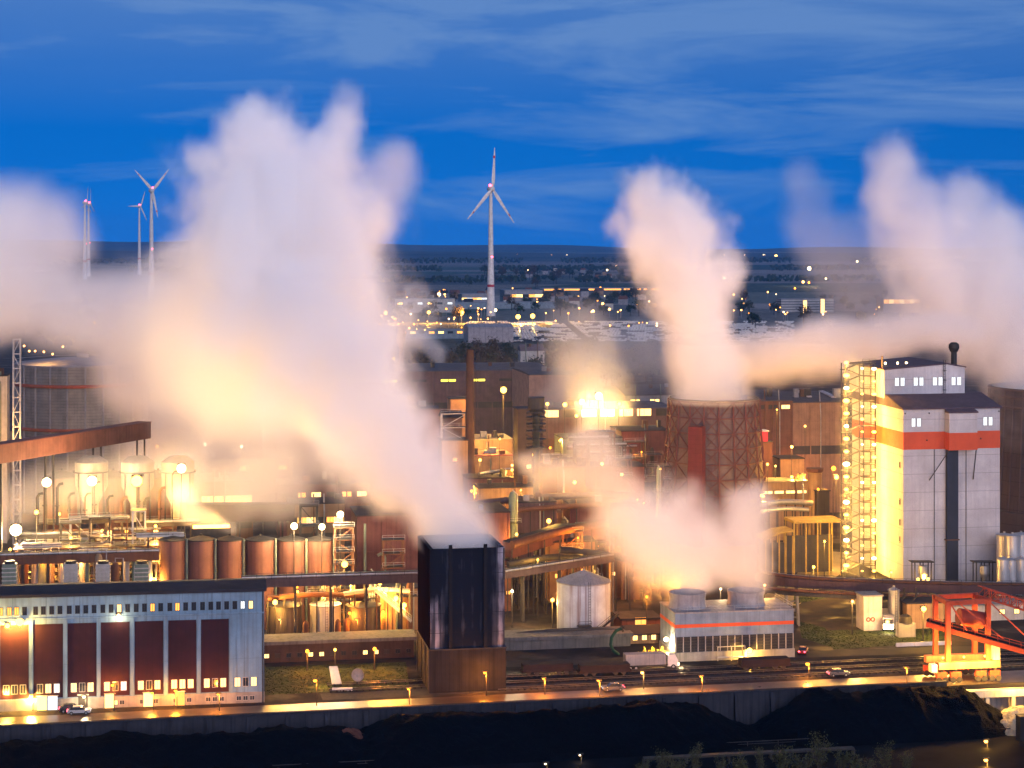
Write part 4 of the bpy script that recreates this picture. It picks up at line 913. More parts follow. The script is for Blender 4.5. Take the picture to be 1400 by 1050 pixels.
r_ = random.Random(31)
for i in range(16):                         # pipe runs on trestles between the sheds
    x0 = r_.uniform(640, 860); Y = r_.uniform(452, 600); w0 = r_.uniform(35, 90)
    p = pipe_bridge('pipe_bridge', 'rusty trestle with pipes among the central sheds', x0, min(915, x0 + w0), Y, 326 + (90 - r_.uniform(5, 17)) * F / Y, (rust, steel, MATS['bridge_mauve'])[i % 3], 2.0, r_.uniform(.5, 1.2), 3, pipes=3, group='rusty pipe trestles among the central sheds', rot=TH + r_.choice((0, 0, .5, -.6)))
for i in range(26):
    x0 = r_.uniform(640, 895); Y = r_.uniform(455, 610); w0 = r_.uniform(10, 26)
    shed('process_shed', 'small grimy shed among the central pipes', 'shed', x0, x0 + w0, Y, 326 + (90 - r_.uniform(4, 13)) * F / Y, r_.uniform(4, 9), (rust, tanb, brick, hm1, steel, burg)[i % 6], (dkroof, rust, steel)[i % 3], r_.choice((0, 1.2)), nwin=r_.choice((0, 2, 3)), win=[lit_y, steel, lit_o, steel], wy=.5, ww=1.2, wh=1.0, group='small grimy sheds among the central pipes')
for i in range(12):
    px = r_.uniform(648, 900); Y = r_.uniform(455, 590)
    frame_tower('steel_rack', 'open rusty steel frame with decks among the central sheds', 'steel frame', px, Y, r_.uniform(3, 6), r_.uniform(3, 5), 2, r_.uniform(9, 20), 4, (rust, steel)[i % 2], group='open steel frames among the central sheds')
for i in range(14):                         # lower pipes and frames behind the blue hall and around the tanks
    px = 20 + i * 15 + r_.uniform(-4, 4) if i < 12 else r_.uniform(365, 550); Y = r_.uniform(440, 456)
    frame_tower('steel_rack', 'open steel frame with decks in the golden light of the coke plant', 'steel frame', px, Y, r_.uniform(2.5, 5), 3, 2, r_.uniform(14, 27), 5, (rust, steel, galv)[i % 3], group='open steel frames in the golden light of the coke plant')
for i in range(7):
    x0 = 30 + i * 26; Y = 436 + (i % 3) * 5
    pipe_bridge('pipe_bridge', 'pale pipe run on trestles in the golden light of the coke plant', x0, x0 + r_.uniform(40, 80), Y, r_.uniform(728, 775), (galv, rust, greenish)[i % 3], 1.6, .5, 2, pipes=3, group='pale pipe runs of the coke plant')

# golden_work: more lamps on the coke plant and the central sheds
for i in range(44):
    if i < 24: px = r_.uniform(8, 225); Y = r_.uniform(428, 470); h = r_.uniform(6, 24); c = rnd.choice((YEL, WARM, YEL, SOD)); lb, gr = 'small golden work lamp among the pipes of the coke plant', 'small golden work lamps of the coke plant'
    elif i < 32: px = r_.uniform(362, 560); Y = r_.uniform(424, 436); h = r_.uniform(4, 13); c = rnd.choice((YEL, SOD)); lb, gr = 'small golden work lamp around the squat tanks', 'small golden work lamps around the squat tanks'
    else: px = r_.uniform(640, 900); Y = r_.uniform(440, 640); h = r_.uniform(6, 20); c = rnd.choice((YEL, SOD, WARM)); lb, gr = 'small warm work lamp among the rusty sheds and pipes', 'small work lamps among the rusty sheds and pipes'
    t = thing('process_lamp', lb, 'lamp', gy(px, Y), TH, gr)
    B().cyl((0, 0, 0), (0, 0, h), .09, .07, 6).build('pole', steel, t); B().ball((0, -.2, h), .34, 2).build('bulb', M_bulb(c), t); plight((0, -1.2, h - .4), r_.uniform(500, 1300), c, t)
r_ = random.Random(77)
for i in range(12):                         # dark pipe stacks standing between the hoppers
    px = 48 + i * 17 + r_.uniform(-5, 5); Y = r_.uniform(455, 462); z0 = deck_z + .3; h = r_.uniform(5, 13)
    t = thing('pipe_stack', 'dark pipe stack with a bent top on the platform between the glowing hoppers', 'pipe', gy(px, Y, z0), TH, 'dark pipe stacks on the hopper platform')
    B().tube([(0, 0, 0), (0, 0, h), (.5, 0, h + .8), (1.4, 0, h + 1.0)], r_.uniform(.18, .4)).build('pipe', (steel, rust, steel)[i % 3], t); B().cyl((0, 0, h * .5), (0, 0, h * .5 + .25), .6).build('flange', steel, t)
for i in range(5):
    x0 = 24 + i * 44
    pipe_bridge('pipe_bridge', 'dark pipe walkway crossing in front of the glowing hoppers', x0, x0 + r_.uniform(50, 80), 448 + i % 2 * 4, r_.uniform(706, 735), (steel, rust)[i % 2], 1.8, .9, 3, pipes=3, group='dark pipe walkways before the glowing hoppers')
r_ = random.Random(91)
for i in range(22):
    px = r_.uniform(735, 915); Y = r_.uniform(545, 640); h = zz(r_.uniform(575, 660), Y)
    if i % 2: frame_tower('steel_rack', 'open rusty steel frame with decks among the central sheds', 'steel frame', px, Y, r_.uniform(3, 8), r_.uniform(3, 6), 2, h, 5, (rust, steel, hm1)[i % 3], group='open steel frames among the central sheds')
    else:
        t = thing('process_vessel', 'thin process column with a small platform among the rusty sheds', 'column', gy(px, Y), TH, 'thin process columns among the rusty sheds'); rr = r_.uniform(.5, 1.3)
        s = B().lathe([(rr, 0), (rr, h - 1), (rr * .5, h)], 14).build('shell', (rust, galv, greenish, steel)[i // 2 % 4], t); smooth_sides(s, 50)
        dk = B().box(-rr - .9, rr + .9, -rr - .9, rr + .9, h * .75, h * .75 + .2).build('deck', steel, t); B().rail([(-rr - .9, -rr - .9, h * .75 + .2), (rr + .9, -rr - .9, h * .75 + .2)], 1.1, .08).build('rail', galv, dk)
for i in range(46):
    px = r_.uniform(600, 918) if i < 36 else r_.uniform(1036, 1150); Y = r_.uniform(500, 660); h = zz(r_.uniform(565, 720), Y)
    if h < 4 or h > 34: h = r_.uniform(6, 24)
    c = r_.choice((YEL, SOD, WARM, YEL)); t = thing('process_lamp', 'small warm work lamp among the rusty sheds and pipes', 'lamp', gy(px, Y), TH, 'small work lamps among the rusty sheds and pipes')
    B().cyl((0, 0, 0), (0, 0, h), .09, .07, 6).build('pole', steel, t); B().ball((0, -.2, h), r_.uniform(.22, .5), 2).build('bulb', M_bulb(c), t); plight((0, -1.4, h - .4), r_.uniform(500, 1500), c, t)
for i in range(14):
    x0 = r_.uniform(735, 890); Y = r_.uniform(540, 640)
    pipe_bridge('pipe_bridge', 'rusty trestle with pipes among the central sheds', x0, min(918, x0 + r_.uniform(30, 80)), Y, r_.uniform(590, 690), (rust, steel, MATS['bridge_mauve'])[i % 3], 2.0, r_.uniform(.5, 1.0), 3, pipes=3, group='rusty pipe trestles among the central sheds')
# ---------------------------------------------------------------- lattice cooling tower
kt = thing('cooling_tower', 'round cooling tower of grey panels in a dark red lattice, steaming', 'cooling tower', gy(976, 572), 0)
KZ = zz(549, 560)
prof = [(15.6, 0), (14.9, 8), (14.1, 17), (13.3, 27), (12.7, 36), (12.5, KZ)]
kp = mat('tower_panels', (.14, .105, .12), .75, streak=.75, dirt=(.09, .035, .04), scale=.15, lines=[(2, 3.2, .12, .35)])
NS = 20
s = B().lathe(prof + [(12.1, KZ), (12.3, 36), (14.9, .05)], NS * 2, caps=False).build('shell', kp, kt); smooth_sides(s, 25)
kr = mat('lattice_red', (.13, .04, .045), .65, streak=.3)
def krad(z):
    for (r0, z0), (r1, z1) in zip(prof, prof[1:]):
        if z <= z1: return r0 + (r1 - r0) * (z - z0) / (z1 - z0)
    return prof[-1][0]
kt.scale = (1.06, 1.06, 1)
lev = [1, 5.5, 10, 14.5, 19, 23.5, 28, 32.5, 37, KZ - .3]
pos = lambda i, z, o=.55: (math.cos(i * 2 * math.pi / NS) * (krad(z) + o), math.sin(i * 2 * math.pi / NS) * (krad(z) + o), z)
for z in lev:
    b = B()
    for i in range(NS): b.beam(pos(i, z), pos(i + 1, z), .3)
    b.build('ring_beam', kr, kt)
for i in range(NS):
    b = B()
    for z, z2 in zip(lev, lev[1:]):
        b.beam(pos(i, z), pos(i, z2), .36)
    b.build('column', kr, kt)
    b = B()
    for k, (z, z2) in enumerate(zip(lev, lev[1:])):
        a, c = (i, i + 1) if (k + i) % 2 else (i + 1, i)
        b.beam(pos(a, z), pos(c, z2), .22)
        if i % 3: b.beam(pos(c, z), pos(a, z2), .16)
    b.build('brace', kr, kt)
a0 = math.atan2(-1, -.42); sxh = B()
for i in range(1): sxh.box(-2.0, 2.0, -1.6, 1.6, 0, zz(582, 558))
o = sxh.build('stair_shaft', mat('stair_shaft_red', (.12, .02, .026), .75, streak=.3, lines=[(2, 1.3, .1, .4)]), kt); o.location = (math.cos(a0) * 16.3, math.sin(a0) * 16.3, 0); o.rotation_euler = (0, 0, a0 + math.pi / 2)
B().torus((0, 0, KZ + .1), 12.5, .3, 40, 5).build('rim', steel, kt)

# round brown cooling tower at the right edge
k2 = thing('cooling_tower', 'huge brown brick panelled round cooling tower behind the grey silo block', 'cooling tower', gy(1446, 585), 0)
Z2 = zz(533, 570)
bm_ = mat('brown_concrete_panels', (.055, .04, .04), .85, streak=.5, scale=.1, lines=[(2, 4.2, .25, .6)])
s = B().lathe([(24.5, 0), (24.3, 7.8), (23.2, 8), (21.8, 22), (20.7, 36), (20.4, Z2), (19.9, Z2), (20, 36), (22.6, 8)], 40, caps=False).build('shell', bm_, k2); smooth_sides(s, 25)
for z, o_ in ((Z2 - .4, .5), (Z2 - 2.6, .5), (Z2 - 5.6, .6), (8.6, 1.1), (14.5, .45)): B().torus((0, 0, z), 20.4 + (22.6 - 20.4) * max(0, (36 - z)) / 36 + o_ * .4, .42, 40, 5).build('ring_beam', mat('ring_brown', (.09, .06, .055), .85), k2)
for i in range(40):
    a = i * math.pi / 20; B().beam((math.cos(a) * 23.1, math.sin(a) * 23.1, 8), (math.cos(a) * 20.6, math.sin(a) * 20.6, Z2 - .5), .3).build('rib', mat('ring_brown', (.09, .06, .055), .85), k2)
for i, (px, Y, r, py) in enumerate(((1373, 494, 2.0, 732), (1384, 490, 1.9, 733), (1396, 492, 2.0, 731), (1408, 495, 2.1, 733), (1371, 480, 1.5, 765), (1382, 481, 1.4, 766), (1396, 481, 1.5, 765))):
    tank(px, Y, r, zz(py, Y), mat('silver_tank', (.68, .69, .72), .35, .5), 'slim upright silver tank in the cluster at the foot of the brown cooling tower', .4, galv, name='silver_tank', ladder=False, group='slim silver tanks at the foot of the brown cooling tower')

# ---------------------------------------------------------------- grey silo block with its stair tower
A = gy(1235, 495); SW = wid(1235, 1367, 495); SD = 38.; zt = zz(560, 495)
sil = mat('pale_grey_silo_panel', (.54, .53, .57), .65, streak=.5, dirt=(.36, .34, .36), scale=.12, lines=[(2, 4.75, .12, .45), (0, 8.5, .07, .25)])
org = mat('orange_band_paint', (.66, .095, .035), .6, var=.1, streak=.12)
sb = thing('silo_block', 'tall pale grey silo block with an orange band and bright white windows', 'silo building', A)
zb0, zb1 = zz(615, 495), zz(591, 495)
B().box(0, SW, 0, SD, 0, zt).build('wall', sil, sb)
B().box(-.04, SW + .04, -.04, SD + .04, zb0, zb1).build('orange_band', org, sb)
mauve = mat('mauve_roof', (.10, .065, .085), .75, streak=.2)
B().prismx([(-.6, zt), (-.6, zt + .35), (12.4, zt + 3.1), (SD + .4, zt + 3.1), (SD + .4, zt)], -.4, SW + .4).build('lower_roof', mauve, sb)
uz0, uz1, um = zt + 2.0, zz(506, 507), zz(499, 507)
ux0, ux1 = -.6, SW - 4.6
up_ = B().prism([(ux0, uz0), (ux1, uz0), (ux1, uz1 + .4), (ux1 - 5, um), (ux0, uz1)], 12, SD + .6).build('upper_storey', sil, sb)
B().prism([(ux0 - .3, uz1 + .03), (ux1 - 5, um + .03), (ux1 + .3, uz1 + .43), (ux1 + .3, uz1 + .75), (ux1 - 5, um + .35), (ux0 - .3, uz1 + .35)], 11.7, SD + .9).build('upper_roof', mauve, sb)
window_set(sb, [(x + dx, 12, uz0 + (uz1 - uz0) * .42) for x in (2.3, 7.6, 13., 18.3) for dx in (0, 1.6)], 1.25, 2.3, [lit_w], palew, lambda i: 0, proud=.1)
window_set(sb, [(x, 0, zz(584, 495)) for x in (2.2, 3.7, SW - 4.7, SW - 3.2)], 1.15, 2.3, [lit_w], palew, lambda i: 0, proud=.1)
bx0, bx1 = (1294 - 1235) * .1935, (1334 - 1235) * .1935
bz0, bz1 = zz(617, 492), zz(566, 492)
B().box(bx0, bx1, -3, -.05, bz0, bz1).build('bay', sil, sb)
B().box(bx0 - .04, bx1 + .04, -3.04, -.06, bz0 + .02, zb1 - .1).build('bay_band', org, sb)
B().prismx([(-3.3, bz1), (-3.3, bz1 + .3), (-.6, bz1 + .9), (-.6, bz1)], bx0 - .2, bx1 + .2).build('bay_roof', mauve, sb)
B().box(bx0 + .2, bx0 + 3.3, -1.1, -.05, 0, bz0).build('shadow_strip', mat('navy_shadow', (.018, .026, .05), .5, streak=.2), sb)  # box in near-black navy, painting the shade of a recess
B().box(bx0 - .2, bx0 + 3.6, -1.3, -.06, 11.2, 11.5).build('strip_collar', rust, sb)
for x in (8.4, 17.2): B().box(x, x + .16, -.16, -.02, 0, zb0).build('downpipe', steel, sb)
for a, b in (((bx0, -2.9, bz0), (bx0 - 4.4, -.3, bz0 - 8)), ((bx1 - .3, -2.9, bz0), (bx1, -.3, bz0 - 8))): B().beam(a, b, .22).build('strut', steel, sb)
for x, y, z in ((.4, -.2, zt - 1), (7, -.2, zt - 1), (SW - .4, -.2, zt - .8), (6.4, -.2, zb0 + 2.4), (SW - 5.4, -.2, zb0 + 2.6)): B().ball((x, y - .1, z), .22).build('wall_lamp', steel, sb)
ldd = B()
for dx in (-.25, .25): ldd.beam((16.2 + dx, 11.6, uz0 + 1), (16.2 + dx, 11.6, um + 1.2), .1)
for i in range(3): ldd.torus((16.2, 11.4, uz0 + 2 + i * 2.6), .45, .07, 12, 4)
for i in range(12): ldd.beam((15.95, 11.6, uz0 + 1.3 + i * .7), (16.45, 11.6, uz0 + 1.3 + i * .7), .07)
ldd.build('ladder', steel, sb)
for z in (10.5, 15, 20.4, 30): B().box(-.12, -.01, 2, 2.5, z, z + 1.6).build('side_slit', glassd, sb)
stv = B().lathe([(.8, 0), (.75, 3.4), (1.0, 3.6), (1.45, 4.6), (1.35, 5.6), (.7, 6.1)], 16).build('roof_vent', steel, sb); stv.location = (SW - 6.4, 15, um - .4)
vp = B().cyl((0, 15, uz1), (0, 15, uz1 + 3.6), .28).build('vent_pipe', tanb, sb)
for x in (3, 6.5, 9): B().ball((x, 20.5, um - .1), .3, 2).build('roof_lamp', M_bulb(WHT), sb)
for i, x in enumerate((1262, 1346)):         # loading spouts at the foot
    t = thing('loading_spout', ('lit loading frame at the foot of the silo block, left of the dark shadow strip', 'dark loading frame at the foot of the silo block, right of the dark shadow strip')[i], 'loading frame', gy(x, 484), TH); f = B(); h = zz(768, 484)
    for dx in (-2.2, 0, 2.2): f.beam((dx, 0, 0), (dx, 0, h), .25); f.beam((dx, 2, 0), (dx, 2, h), .25)
    f.beam((-3, 1, h), (3, 1, h - .2), 2.6, .25); f.build('frame', steel, t); B().lathe([(.4, h - 5), (1.2, h - 3), (1.2, h - 1)], 12).build('spout', galv, t)
    if i == 0:
        for dx in (-1.5, 1.2): B().ball((dx, -.4, h - 4.4), .4, 2).build('bulb', M_bulb(YEL), t)
        plight((0, -1.2, h - 4), 900, YEL, t)

STX0, STX1 = 1155, 1198
stt = thing('stair_tower', 'open steel stair tower blazing with yellow lamps beside the silo block', 'stair tower', gy(STX0, 503))
TW = wid(STX0, STX1, 503) - .3; ztop = zz(497, 503); NL = 17
f = B()
for x in (.2, TW * .62, TW):
    for y in (0, 3.2): f.beam((x, y, 0), (x, y, ztop), .22)
f.build('frame', steel, stt)
for i in range(1, NL + 1):
    z = ztop * i / NL; z0 = ztop * (i - 1) / NL
    B().box(TW * .58, TW + .1, -.2, 3.4, z - .14, z).build('landing', steel, stt)
    fl_ = B(); a, b = ((TW * .6, .8, z0), (.9, .8, (z + z0) / 2)); fl_.beam(a, b, 1.2, .16); fl_.box(-.2, 1.2, -.1, 3.3, (z + z0) / 2 - .14, (z + z0) / 2); fl_.beam((.9, 2.4, (z + z0) / 2), (TW * .6, 2.4, z), 1.2, .16); fl_.build('stair_flight', steel, stt)
    rl = B(); rl.rail([(TW * .58, -.2, z), (TW + .1, -.2, z)], 1.1, .07, 1.5); rl.rail([(-.2, -.1, (z + z0) / 2), (1.2, -.1, (z + z0) / 2)], 1.1, .07, 1.4); rl.build('handrail', steel, stt)
    for x, zz_, bb in ((.25, (z + z0) / 2 + 1.9, .75), (TW * .55, z0 + 2.0, .36), (TW - .5, z0 + 1.9, .55)):
        B().ball((0, 0, 0), bb * (.8 + .4 * ((i * 7 + int(x * 5)) % 5) / 4), 2, .62).build('bulb', M_bulb(YEL if (i + int(x)) % 3 else WHT), stt).location = (x, -.5, zz_)
    plight((.2, -1.3, (z + z0) / 2 + 1.2), 420, YEL, stt); plight((TW + .8, 3.2, z0 + 1.6), 430, YEL, stt)

for i in range(6): plight((TW * .55, 9, ztop * (i + .6) / 6.2), 1100, YEL, stt)  # lights without fittings, added to brighten the wall behind the stairs
# brown halls between cooling tower and silo block
bh = mat('hall_brown_lit', (.33, .19, .12), .75, streak=.35, lines=[(0, 1.6, .1, .3), (2, 10, .1, .3)])
shed('brown_hall', 'tall tan brown hall left of the blazing stair tower', 'hall', 1083, 1158, 622, 551, 40, bh, mat('roof_blue_grey', (.11, .11, .14), .8), 2.2)
shed('brown_hall', 'tall dark brown hall right behind the lattice cooling tower', 'hall', 1030, 1083, 618, 549, 40, brick, mat('roof_blue_grey', (.11, .11, .14), .8), 2.2, nwin=3, win=[steel, lit_y, steel], wy=.93, ww=3, wh=1.4)
for i, px in enumerate((1064, 1100, 1133)):
    t = thing('roof_light', 'long pale rooflight ridge on the grey roof of the brown halls', 'rooflight', gy(px, 634, zz(541, 634)), TH, 'rooflights on the brown halls')
    B().prismx([(-3, -.8), (-2.6, .1), (10, 1.0), (10.4, -.8)], 0, 1.6).build('glazing', mat('rooflight_glass', (.55, .5, .48), .3), t)
    B().box(-.2, 1.8, -3.2, 10.6, -1.0, -.75).build('kerb', steel, t)
shed('annex', 'light brown annex with lamps at its corners before the brown halls', 'annex', 1067, 1099, 590, 628, 9, tanb, dkroof, nwin=1, win=[steel], wy=.3)
stack('column_stack', 'square shouldered pale brown column stack with a flat cap', 1114, 560, 640, 2.1, 2.1, tanb, cap=(2.7, 1.2, brick), cat='column', seg=8)
shed('dark_cabin', 'small dark rounded cabin beside the capped column', 'cabin', 1117, 1134, 556, 672, 5, steel, dkroof)
shed('lit_deck_house', 'flat deck house with glaring yellow strip lights below the annex', 'deck house', 1042, 1104, 566, 660, 9, tanb, mat('roof_yellow_lit', (.30, .24, .16), .7), nwin=4, win=[lit_y], wy=.8, ww=3, wh=1.)
ylw = mat('canopy_yellow', (.45, .30, .07), .7, streak=.3)
for i, (x0, x1, Y, py, lb) in enumerate(((1085, 1152, 505, 716, 'yellow lit flat canopy on thin posts left of the stair tower'), (1046, 1086, 498, 728, 'arched yellow lit canopy right of the steaming fan stacks'))):
    w_ = wid(x0, x1, Y); h = zz(py, Y); t = thing('canopy', lb, 'canopy', gy(x0, Y))
    if i: B().prism([(0, h - 2.2), (w_ * .5, h - .6), (w_, h), (w_, h + .4), (w_ * .5, h - .2), (0, h - 1.8)], 0, 8).build('roof', ylw, t)
    else: B().box(0, w_, 0, 8, h, h + .7).build('roof', ylw, t)
    for k in range(5):
        for y in (.4, 7.6): B().beam((.3 + k * (w_ - .6) / 4, y, 0), (.3 + k * (w_ - .6) / 4, y, h - (2.2 if i and k == 0 else 1.2 if i else 0)), .3).build('post', ylw, t)
    B().box(.5, w_ - .5, 6.9, 7.2, 0, h * .7).build('back_wall', steel, t)
for px, py, Y, c, e, bb, lb in ((1139, 640, 575, SOD, 4500, .95, 'orange floodlight beside the stair tower, upper of a pair'), (1143, 652, 570, YEL, 3500, .9, 'yellow floodlight beside the stair tower, lower of a pair'), (1082, 652, 572, YEL, 1600, .6, 'yellow lamp at the left corner of the light brown annex'), (1098, 652, 572, YEL, 1400, .5, 'yellow lamp at the right corner of the light brown annex'),
        (1127, 740, 490, YEL, 1800, .4, 'yellow lamp under the flat canopy'), (1112, 775, 478, YEL, 1600, .5, 'yellow lamp on the paved road near the pipe bridge bend'), (1165, 822, 432, WARM, 1300, .45, 'warm lamp on the brace of the pipe bridge support'), (1218, 782, 480, YEL, 900, .4, 'yellow lamp at the silo block corner above the pipe bridge'),
        (1262, 832, 425, YEL, 2600, .8, 'yellow floodlight under the pipe bridge left of the red stacker'), (1292, 823, 430, YEL, 1500, .6, 'yellow lamp behind the red stacker leg'), (1062, 560, 600, YEL, 900, .3, 'small lamp by the dark brown hall'), (1060, 637, 575, YEL, 700, .4, 'yellow window lamp on the dark hall right of the cooling tower')):
    mast(px, py, Y, lb, c, e, bb)
post_lamp(1117, 778, 8.5, 'tall thin lamp post on the yellow lit road', WARM, 1500, bulb=.22)
shed('flag_box', 'small red and white box behind the lattice cooling tower edge', 'box', 1039, 1050, 588, 590, 4, mat('box_crimson', (.5, .03, .08), .6), white, z=zz(604, 588))
shed('dark_shed', 'narrow dark shed carrying the red and white box behind the lattice tower', 'shed', 1036, 1056, 588, 605, 7, brick, steel, roof_t=.25)

# brown pipe bridge on the right: curved deck with rail
def bend(name, label, pts, w_, th, m, legs=()):
    p0 = Vector(pts[0]); o = Vector((p0.x, p0.y, 0)); t = thing(name, label, 'pipe bridge', o, 0); q = [Vector(p) - o for p in pts]
    n = 24; sm = []
    for i in range(n + 1):                  # quadratic through three points
        u = i / n; a, b, c = q; sm.append(a * (1 - u) ** 2 + (b * 2 - a * .5 - c * .5) * 2 * u * (1 - u) + c * u * u)
    g = B(); prev = None
    for i, p in enumerate(sm):
        d = (sm[min(i + 1, n)] - sm[max(i - 1, 0)]); nn = Vector((-d.y, d.x, 0)).normalized() * w_ / 2
        cur = [g.bm.verts.new(p + s1 * nn + Vector((0, 0, s2 * th / 2))) for s1, s2 in ((-1, -1), (1, -1), (1, 1), (-1, 1))]
        if prev:
            for k in range(4): g.bm.faces.new((prev[k], prev[(k + 1) % 4], cur[(k + 1) % 4], cur[k]))
        else: g.bm.faces.new(cur[::-1])
        prev = cur
    g.bm.faces.new(prev); g.build('girder', m, t)
    B().rail([p + Vector((0, -w_ / 2, th / 2)) for p in sm[::3]], 1.2, .09, 3.).build('rail', steel, t)
    for k, r in ((-.3, .35), (.25, .28)):
        B().tube([p + Vector((0, k * w_, th / 2 + r + .05)) for p in sm], r).build('pipe', galv if k > 0 else rust, t)
    for u in legs:
        p = sm[int(u * n)]; l = B()
        for dx in (-1, 1):
            for dy in (-1, 1): l.beam((p.x + dx * 1.6, p.y + dy * .9, 0), (p.x + dx * 1.2, p.y + dy * .8, p.z - th / 2), .45)
        for h in (.25, .5, .75): l.beam((p.x - 1.5, p.y, p.z * h), (p.x + 1.5, p.y, p.z * h), .3)
        l.build('pier', mat('pier_concrete', (.22, .21, .19), .85, streak=.4), t)
    return t
bmv = mat('bridge_brown', (.075, .042, .046), .7, streak=.4)
bend('pipe_bridge', 'broad brown pipe bridge bending in front of the silo block', [pt(1040, 788, 462), pt(1150, 800, 446), pt(1420, 806, 470)], 2.6, 2.1, bmv, (.30, .74, .96))
bend('pipe_bridge', 'thinner lower pipe run beneath the broad brown bridge', [pt(1040, 805, 455), pt(1150, 815, 441), pt(1420, 822, 462)], 1.4, .8, steel, (.3, .74))
# small white shed with two red rings, hydrants and crash barrier
sh, sw, shh = shed('white_shed', 'white shed with two red ring marks under the brown pipe bridge', 'shed', 1181, 1206, 436, 816, 5, palew, conc)
for i in range(2):
    o = B().torus((0, 0, 0), .42, .12, 20, 6).build('red_ring_mark', redsteel, sh); o.location = (1.1 + i * 1.05, -.06, 2.6); o.rotation_euler = (math.pi / 2, 0, 0)
plight((4.6, -3, 3.5), 150, WARM, sh)
tank(1222, 440, 1.3, 8.5, galv, 'small grey upright tank behind the white lorry', .5, galv)
shed('yellow_shed', 'low yellow lit shed behind the red stacker leg', 'shed', 1240, 1290, 438, 826, 6, tanb, dkroof)
shed('pale_shed', 'low pale shed behind the red stacker boom', 'shed', 1300, 1400, 446, 830, 8, palew, conc, nwin=5, win=[lit_y, steel, lit_y], wy=.4)
cbk = thing('crash_barrier', 'long low white concrete barrier at the edge of the grass', 'barrier', at(1225, 884), TH)
for i in range(3): B().prismx([(-.3, 0), (-.12, .8), (.12, .8), (.3, 0)], i * 4.3, i * 4.3 + 4.2).build('segment', white, cbk)
pm = thing('pier_block', 'square concrete pier block below the pipe bridge beside the lorry', 'block', gy(1238, 430), TH)
B().box(-2, 2, -1, 1, 0, 3.2).build('block', conc, pm); B().lathe([(1.6, 3.2), (1.3, 4.6), (.6, 5)], 16).build('valve', steel, pm)
for px in (1232, 1248): 
    t = thing('riser_pipe', 'black riser pipe under the pipe bridge', 'pipe', gy(px, 441), TH, 'riser pipes under the pipe bridge'); B().tube([(0, 0, 0), (0, 0, 6), (.8, 0, 7), (.8, 0, 9)], .25).build('pipe', steel, t); B().cyl((0, 0, 3), (0, 0, 3.2), .45).build('flange', steel, t)

# ---------------------------------------------------------------- red stacker
so_ = mat('stacker_orange', (.46, .075, .035), .55, streak=.3, scale=.4)
sk = thing('stacker', 'red orange travelling stacker with a portal and a sloping belt boom', 'stacker', at(1296, 934), TH)
def Lp(px, py, dy=0.):                       # a point of the stacker from its place in view
    b = at(1296, 934); Y = b.y + dy; p = pt(px, py, Y) - b; return Vector((p.x * CT + p.y * ST, -p.x * ST + p.y * CT, p.z))
zt_ = Lp(1296, 822).z
for x, y in ((0, 0), (8.6, 0), (0, 6.5), (8.6, 6.5)): B().beam((x, y, 4.2), (x, y, zt_), .95, .85).build('leg', so_, sk)
for y in (0, 6.5): B().beam((-.6, y, zt_ - .4), (9.2, y, zt_ - .2), .7, .95).build('cross_beam', so_, sk)
for x in (0, 8.6): B().beam((x, -.4, zt_ - .3), (x, 6.9, zt_ - .3), .7, .9).build('side_beam', so_, sk)
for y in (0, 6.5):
    B().box(-2.2, 11, y - .7, y + .7, 2.9, 4.3).build('sill_beam', mat('sill_lit_orange', (.55, .22, .12), .6, streak=.3), sk)  # sill paler than the legs: lamp light put into its colour
    for x in (-1.4, 1.6, 7., 10):
        bg_ = B().box(x - 1.1, x + 1.1, y - .45, y + .45, .9, 2.3).build('bogie', so_, sk)
        B().beam((x, y, 2.2), (x, y, 3.0), .7).build('pivot', steel, bg_)
        for dx in (-.65, .65): B().cyl((x + dx, y - .55, .75), (x + dx, y + .55, .75), .62, n=16).build('wheel', steel, bg_)
b0, b1 = Lp(1268, 852, 4), Lp(1424, 896, -6)
dk = B().beam(b0, b1, 2.4, 1.0).build('belt_boom', so_, sk)
B().beam(b0 + Vector((0, 0, .75)), b1 + Vector((0, 0, .75)), 1.8, .35).build('belt', black, dk)
B().rail([b0 + Vector((0, -1.3, .5)), b1 + Vector((0, -1.3, .5))], 1.1, .08, 2.2).build('handrail', so_, sk)
tr0, tr1 = Lp(1340, 815, 3), Lp(1424, 842, -2)
f = B(); n = 9
for k in (-1.1, 1.1):
    for dz in (0, 2.0): f.beam(tr0 + Vector((0, k, dz)), tr1 + Vector((0, k, dz)), .28)
    for i in range(n):
        a, c = tr0.lerp(tr1, i / n), tr0.lerp(tr1, (i + 1) / n); f.beam(a + Vector((0, k, 0)), c + Vector((0, k, 2.0)), .16); f.beam(c + Vector((0, k, 0)), c + Vector((0, k, 2.)), .16)
for i in range(n + 1): p = tr0.lerp(tr1, i / n); f.beam(p + Vector((0, -1.1, 2)), p + Vector((0, 1.1, 2)), .14)
f.build('truss_arm', so_, sk)
dc = Lp(1327, 846, 3.); s = B().cyl(dc + Vector((-2.6, 0, .6)), dc + Vector((2.6, 0, -.4)), 1.7, n=24).build('drum_house', mat('drum_red', (.42, .06, .03), .5, streak=.3), sk); smooth_sides(s, 40)
for a, b in (((1300, 826), (1322, 862)), ((1352, 822), (1400, 868)), ((1310, 824), (1380, 880))): B().beam(Lp(*a, -.6), Lp(*b, -.6), .28).build('stay', so_, sk)
B().box(9.2, 10.6, -1.4, 0, 4.6, 8.2).build('stair_cage', galv, sk)
B().box(-3.8, -2.6, -.8, .8, 2.4, 4.0).build('cab', white, sk)
for x in (-1.5, 3, 7.5): B().ball((x, -1.0, 5.4), .22, 2).build('bulb', M_bulb(YEL), sk); plight((x, -2.4, 5.0), 1700, YEL, sk)
